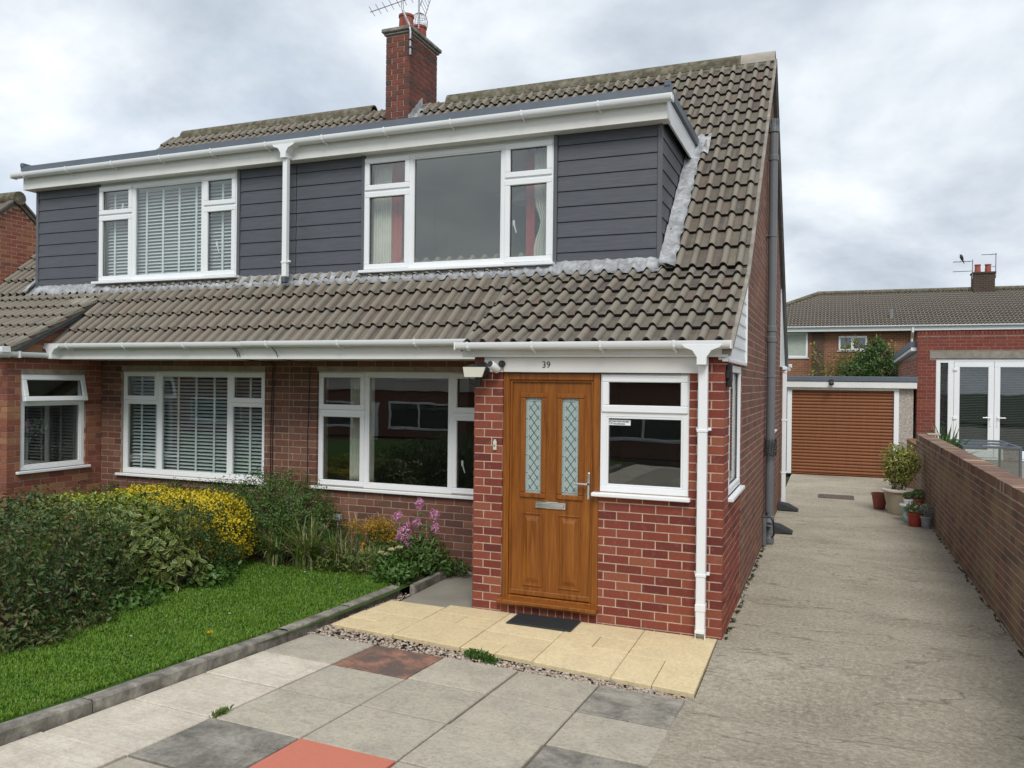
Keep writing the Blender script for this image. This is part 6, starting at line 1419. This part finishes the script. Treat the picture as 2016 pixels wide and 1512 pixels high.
m.build('stems', M_stem, pt, True); leaf_mesh('petals', np.vstack(PF), np.vstack(NF), .020, .018, M_flower_pink, pt, spread=.3); P = np.array(PLf); leaf_mesh('foliage', P, rand_unit(len(P)), .075, .02, M_leaf_mid, pt, droop=.2)
P, N = lobes_points([(-1.05, .85, .25, .24, .2, .2), (-.86, .88, .2, .16, .2, .18)], 900, (.3, 1.05)); leaf_mesh('foliage', P, N, .07, .022, M_leaf_conifer, pt)
gt2 = thing('goldenrod', 'goldenrod with ochre flower sprays beside the pink phlox', 'flower', (-1.6, 1.0, .06)); m = MB(); PF = []; PLf = []
for k in range(16):
    b = Vector((-1.6+random.uniform(-.12, .12), 1.0+random.uniform(-.08, .08), .05)); e = b+Vector((random.uniform(-.2, .2), random.uniform(-.08, .05), random.uniform(.32, .50))); m.tube([b, b.lerp(e, .6), e], [.004, .003, .002], 4, False)
    for q in range(150): c = e+Vector((random.gauss(0, .05), random.gauss(0, .04), random.gauss(0, .035))); PF.append(tuple(c))
    for q in range(40): c = b.lerp(e, random.uniform(.1, .95)); PLf.append((c.x+random.gauss(0, .02), c.y+random.gauss(0, .02), c.z))
m.build('stems', M_stem, gt2, True); P = np.array(PF); leaf_mesh('flowers', P, rand_unit(len(P)), .024, .014, M_flower_gold, gt2); P = np.array(PLf); leaf_mesh('foliage', P, rand_unit(len(P)), .07, .012, M_leaf_mid, gt2)
def low(name, lab, lobes, n, L, W, mat, cat='plant', **k):
    b = lobes[0]; t = thing(name, lab, cat, (b[0], b[1], zl(b[0], b[1]))); P, N = lobes_points(lobes, n, (.2, 1.06)); leaf_mesh('foliage', P, N, L, W, mat, t, **k); return t
low('hellebore', 'glossy leafy plant spilling over the bed kerb onto the path', [(-.90, .68, .15, .16, .2, .13), (-.72, .95, .12, .12, .16, .10), (-.58, 1.02, .10, .1, .08, .06)], 520, .06, .028, M_leaf_ivy)
low('border_plant', 'low leafy plant filling the border corner at the kerb end', [(-1.1, .42, .14, .22, .2, .12), (-.95, .32, .12, .14, .14, .1)], 900, .06, .022, M_leaf_mid)
sd2 = low('sedum', 'sedum with flat cream flower heads in front of the phlox', [(-1.22, .62, .18, .15, .14, .16)], 600, .04, .02, M_leaf_mid)
PF = np.vstack([lobes_points([(x, y, z, .045, .04, .014)], 260, (.2, 1))[0] for x, y, z in ((-1.2, .6, .33), (-1.32, .58, .29), (-1.12, .62, .355), (-1.25, .56, .285))]); leaf_mesh('flower_heads', PF, np.tile([0, 0, 1.0], (len(PF), 1)), .012, .010, M_flower_cream, sd2)
wd_ = low('border_plant', 'tangle of low stalks and leaves in the middle of the flower bed', [(-1.6, .55, .16, .32, .18, .14), (-1.9, .5, .12, .3, .14, .10), (-1.45, .75, .2, .22, .2, .16)], 1700, .055, .014, M_leaf_strap)
strap_clump((-1.55, .62, .06), 90, .36, M_dry, wd_, .7, .006, 'dry_stalks'); strap_clump((-1.75, .9, .06), 60, .50, M_leaf_mid, wd_, .3, .012, 'upright_leaves'); strap_clump((-1.78, .80, .06), 20, .32, M_silver, wd_, .3, .02, 'silver_spikes')
lil = thing('lily', 'orange lily flowers low in the middle of the bed', 'flower', (-1.72, .62, .06)); PF = np.vstack([lobes_points([(x, y, z, .025, .025, .02)], 26, (.3, 1))[0] for x, y, z in ((-1.62, .70, .33), (-1.82, .6, .20), (-1.6, .66, .27))]); leaf_mesh('petals', PF, rand_unit(len(PF)), .032, .013, M_flower_orange, lil); strap_clump((-1.7, .64, .06), 24, .28, M_leaf_mid, lil, .4, .012, 'leaves')
for c, lab in (((-1.93, .98), 'pale dry seed stalk standing left of the goldenrod by the wall'), ((-1.86, 1.0), 'taller dry seed stalk close to the wall beside the strap leaves')):
    m = MB(); z1 = .62; m.tube([(c[0], c[1], .05), (c[0]-.02, c[1], z1*.7), (c[0]-.05, c[1]-.01, z1)], [.005, .004, .007], 5); tag(m.build('seed_stalk', M_dry, None, True), lab, 'stalk')
low('geranium', 'low green geranium clump on the lawn edge below the golden shrub', [(-2.62, -.55, .13, .28, .26, .10), (-2.75, -.2, .12, .2, .2, .09)], 1300, .05, .045, M_leaf_mid)
low('geranium', 'low green geranium clump on the lawn edge below the variegated shrub', [(-2.52, -1.6, .17, .22, .3, .10), (-2.72, -1.25, .16, .2, .2, .09)], 1300, .055, .045, M_leaf_mid)
low('geranium', 'grey green trailing plant at the foot of the bronze shrub', [(-2.1, -2.75, .24, .2, .34, .10), (-2.3, -2.2, .2, .2, .25, .1)], 1500, .05, .02, M_leaf_red)
scatter = []
# stone ornament half hidden in the border
om = MB(); om.lathe([(.05, 0), (.06, .05), (.035, .12), (.05, .17), (.045, .22), (0, .25)], (-2.25, .88, .22), 14); om.cbox(-2.32, -2.18, .81, .95, .05, .22, .01); tag(om.build('stone_ornament', M_cement, None, True), 'small weathered stone ornament half hidden behind the strap leaves', 'ornament')
ol = MB(); ol.cbox(-2.28, -2.18, 1.10, 1.15, .48, .55, .006); ol.tube([(-2.23, 1.13, .06), (-2.23, 1.13, .48)], .008, 6); tag(ol.build('solar_light', M_greypot), 'small blue grey solar light on a stake in the evergreen shrub', 'garden light')
# lawn grass
def in_view(P):
    q = P-np.array(CAM); x = q @ np.array(_r2); y = q @ np.array(_u2); z = q @ np.array(_f); return (z > .3) & (np.abs(x/z) < .68) & (np.abs(y/z) < .52)
n = 700000; X_ = rng.uniform(-4.8, -.955, n); Y_ = rng.uniform(-6.6, .60, n); Z_ = np.array([G(a, b) for a, b in zip(X_, Y_)])+.052
P = np.stack([X_, Y_, Z_], 1); P = P[in_view(P) | (rng.uniform(0, 1, n) < .3)]
d2 = ((P-np.array(CAM))**2).sum(1); P = P[rng.uniform(0, 1, len(P)) < np.clip(26/d2, .25, 1)]; n = len(P)
a = rng.uniform(0, 6.283, n); clump = .5+.5*np.sin(P[:, 0]*9+np.sin(P[:, 1]*7))*np.sin(P[:, 1]*8.3+1); h = rng.uniform(.014, .034, n)*(.75+.5*clump); wd = rng.uniform(.0022, .0042, n); D = np.stack([np.cos(a), np.sin(a), 0*a], 1); S = np.stack([-np.sin(a), np.cos(a), 0*a], 1)*wd[:, None]; ln = rng.uniform(.1, .9, n)[:, None]
b0 = P-S; b1 = P+S; mid = P+D*h[:, None]*ln*.35+np.array([0, 0, .6])*h[:, None]; t_ = P+D*h[:, None]*ln+np.array([0, 0, 1.0])*h[:, None]*(1-.25*ln)
V = np.stack([b0, b1, mid+S*.8, mid-S*.8, t_], 1).reshape(-1, 3); i = np.arange(n)[:, None]*5; F = np.concatenate([i+[0, 1, 2], i+[0, 2, 3], i+[3, 2, 4]], 1).reshape(-1, 3)
gr = np_mesh('grass', V, F, M_grass, kind='stuff'); gr['label'] = 'short mown green grass of the front lawn'; gr['category'] = 'grass'
# broad weed leaves in the lawn
n = 1500; X_ = rng.uniform(-3.6, -1.0, n); Y_ = rng.uniform(-5.2, .45, n); cl_ = np.sin(X_*3.1+1)*np.sin(Y_*2.7) > -.2; X_, Y_ = X_[cl_], Y_[cl_]; P = np.stack([X_, Y_, np.array([G(a, b) for a, b in zip(X_, Y_)])+.072], 1)
wv = leaf_mesh('lawn_weeds', P, np.tile([0, 0, 1.0], (len(P), 1)), .038, .016, M_leaf_mid, None, kind='stuff', up=.2); wv['label'] = 'small broad clover and plantain leaves in the lawn'; wv['category'] = 'weeds'
dn = thing('dandelion', 'single yellow dandelion flower on the lawn near the kerb', 'flower', (-1.13, -2.13, G(-1.13, -2.13)+.055)); z_ = G(-1.13, -2.13)+.055
m = MB(); m.tube([(-1.13, -2.13, z_), (-1.125, -2.13, z_+.07)], .002, 5); m.build('stem', M_stem, dn); P, N = lobes_points([(-1.125, -2.13, z_+.075, .022, .022, .007)], 160, (.2, 1)); leaf_mesh('petals', P, np.tile([0, 0, 1.0], (len(P), 1)), .012, .005, M_flower_yellow, dn)
for k, (x, y) in enumerate(((-2.2, -2.75), (-1.5, -1.5), (-2.0, .2), (-1.6, -2.4), (-1.3, -.2), (-1.75, -3.3))):
    z_ = G(x, y)+.10; P, N = lobes_points([(x, y, z_, .009, .009, .004)], 40, (.3, 1)); o = leaf_mesh('daisy', P, np.tile([0, 0, 1.0], (len(P), 1)), .008, .004, M_flower_white, None); tag(o, 'tiny white daisy flower in the lawn', 'flower', 'daisies in the lawn')
# weeds in the gravel gap and along walls
def tuft(name, lab, pts, n, mat, L=.03, W=.014):
    P = np.vstack([lobes_points([q], n, (.1, 1.05))[0] for q in pts]); o = leaf_mesh(name, P, rand_unit(len(P)), L, W, mat, None); return tag(o, lab, 'weed')
gg = lambda x, y: G(x, y)
tuft('weed_tuft', 'low green weed growing in the pebble gap in front of the patio', [(.56, -1.20, gg(.56, -1.2)+.02, .07, .045, .04), (.70, -1.22, gg(.7, -1.2)+.01, .08, .04, .025), (.62, -1.2, gg(.6, -1.2)+.015, .08, .05, .03)], 260, M_leaf_mid)
tuft('weed_tuft', 'small dry weed in a joint between cream and grey paving slabs', [(-.20, -3.05, gg(-.2, -3.05)+.006, .03, .09, .012)], 90, M_leaf_strap)
M_moss = leaf_m('moss_litter', [(.03, .045, .016), (.05, .05, .022), (.07, .05, .028), (.035, .06, .018)])
wl_ = [(2.262+random.uniform(0, .03), y+random.uniform(-.1, .1), dz(2.27, y)+.004, random.uniform(.012, .03), random.uniform(.02, .07), .009) for y in lin(.1, 4.1, 46)]
o = tuft('moss_strip', 'dark moss and dead leaves along the foot of the side wall', wl_, 26, M_moss, .017, .010)
wl_ = [(4.485-random.uniform(0, .02), y+random.uniform(-.15, .15), dz(4.47, y)+.003, random.uniform(.008, .02), random.uniform(.04, .14), .007) for y in lin(.0, 6.2, 40)]
tuft('moss_strip', 'dark moss along the foot of the boundary wall', wl_, 26, M_moss, .016, .010)
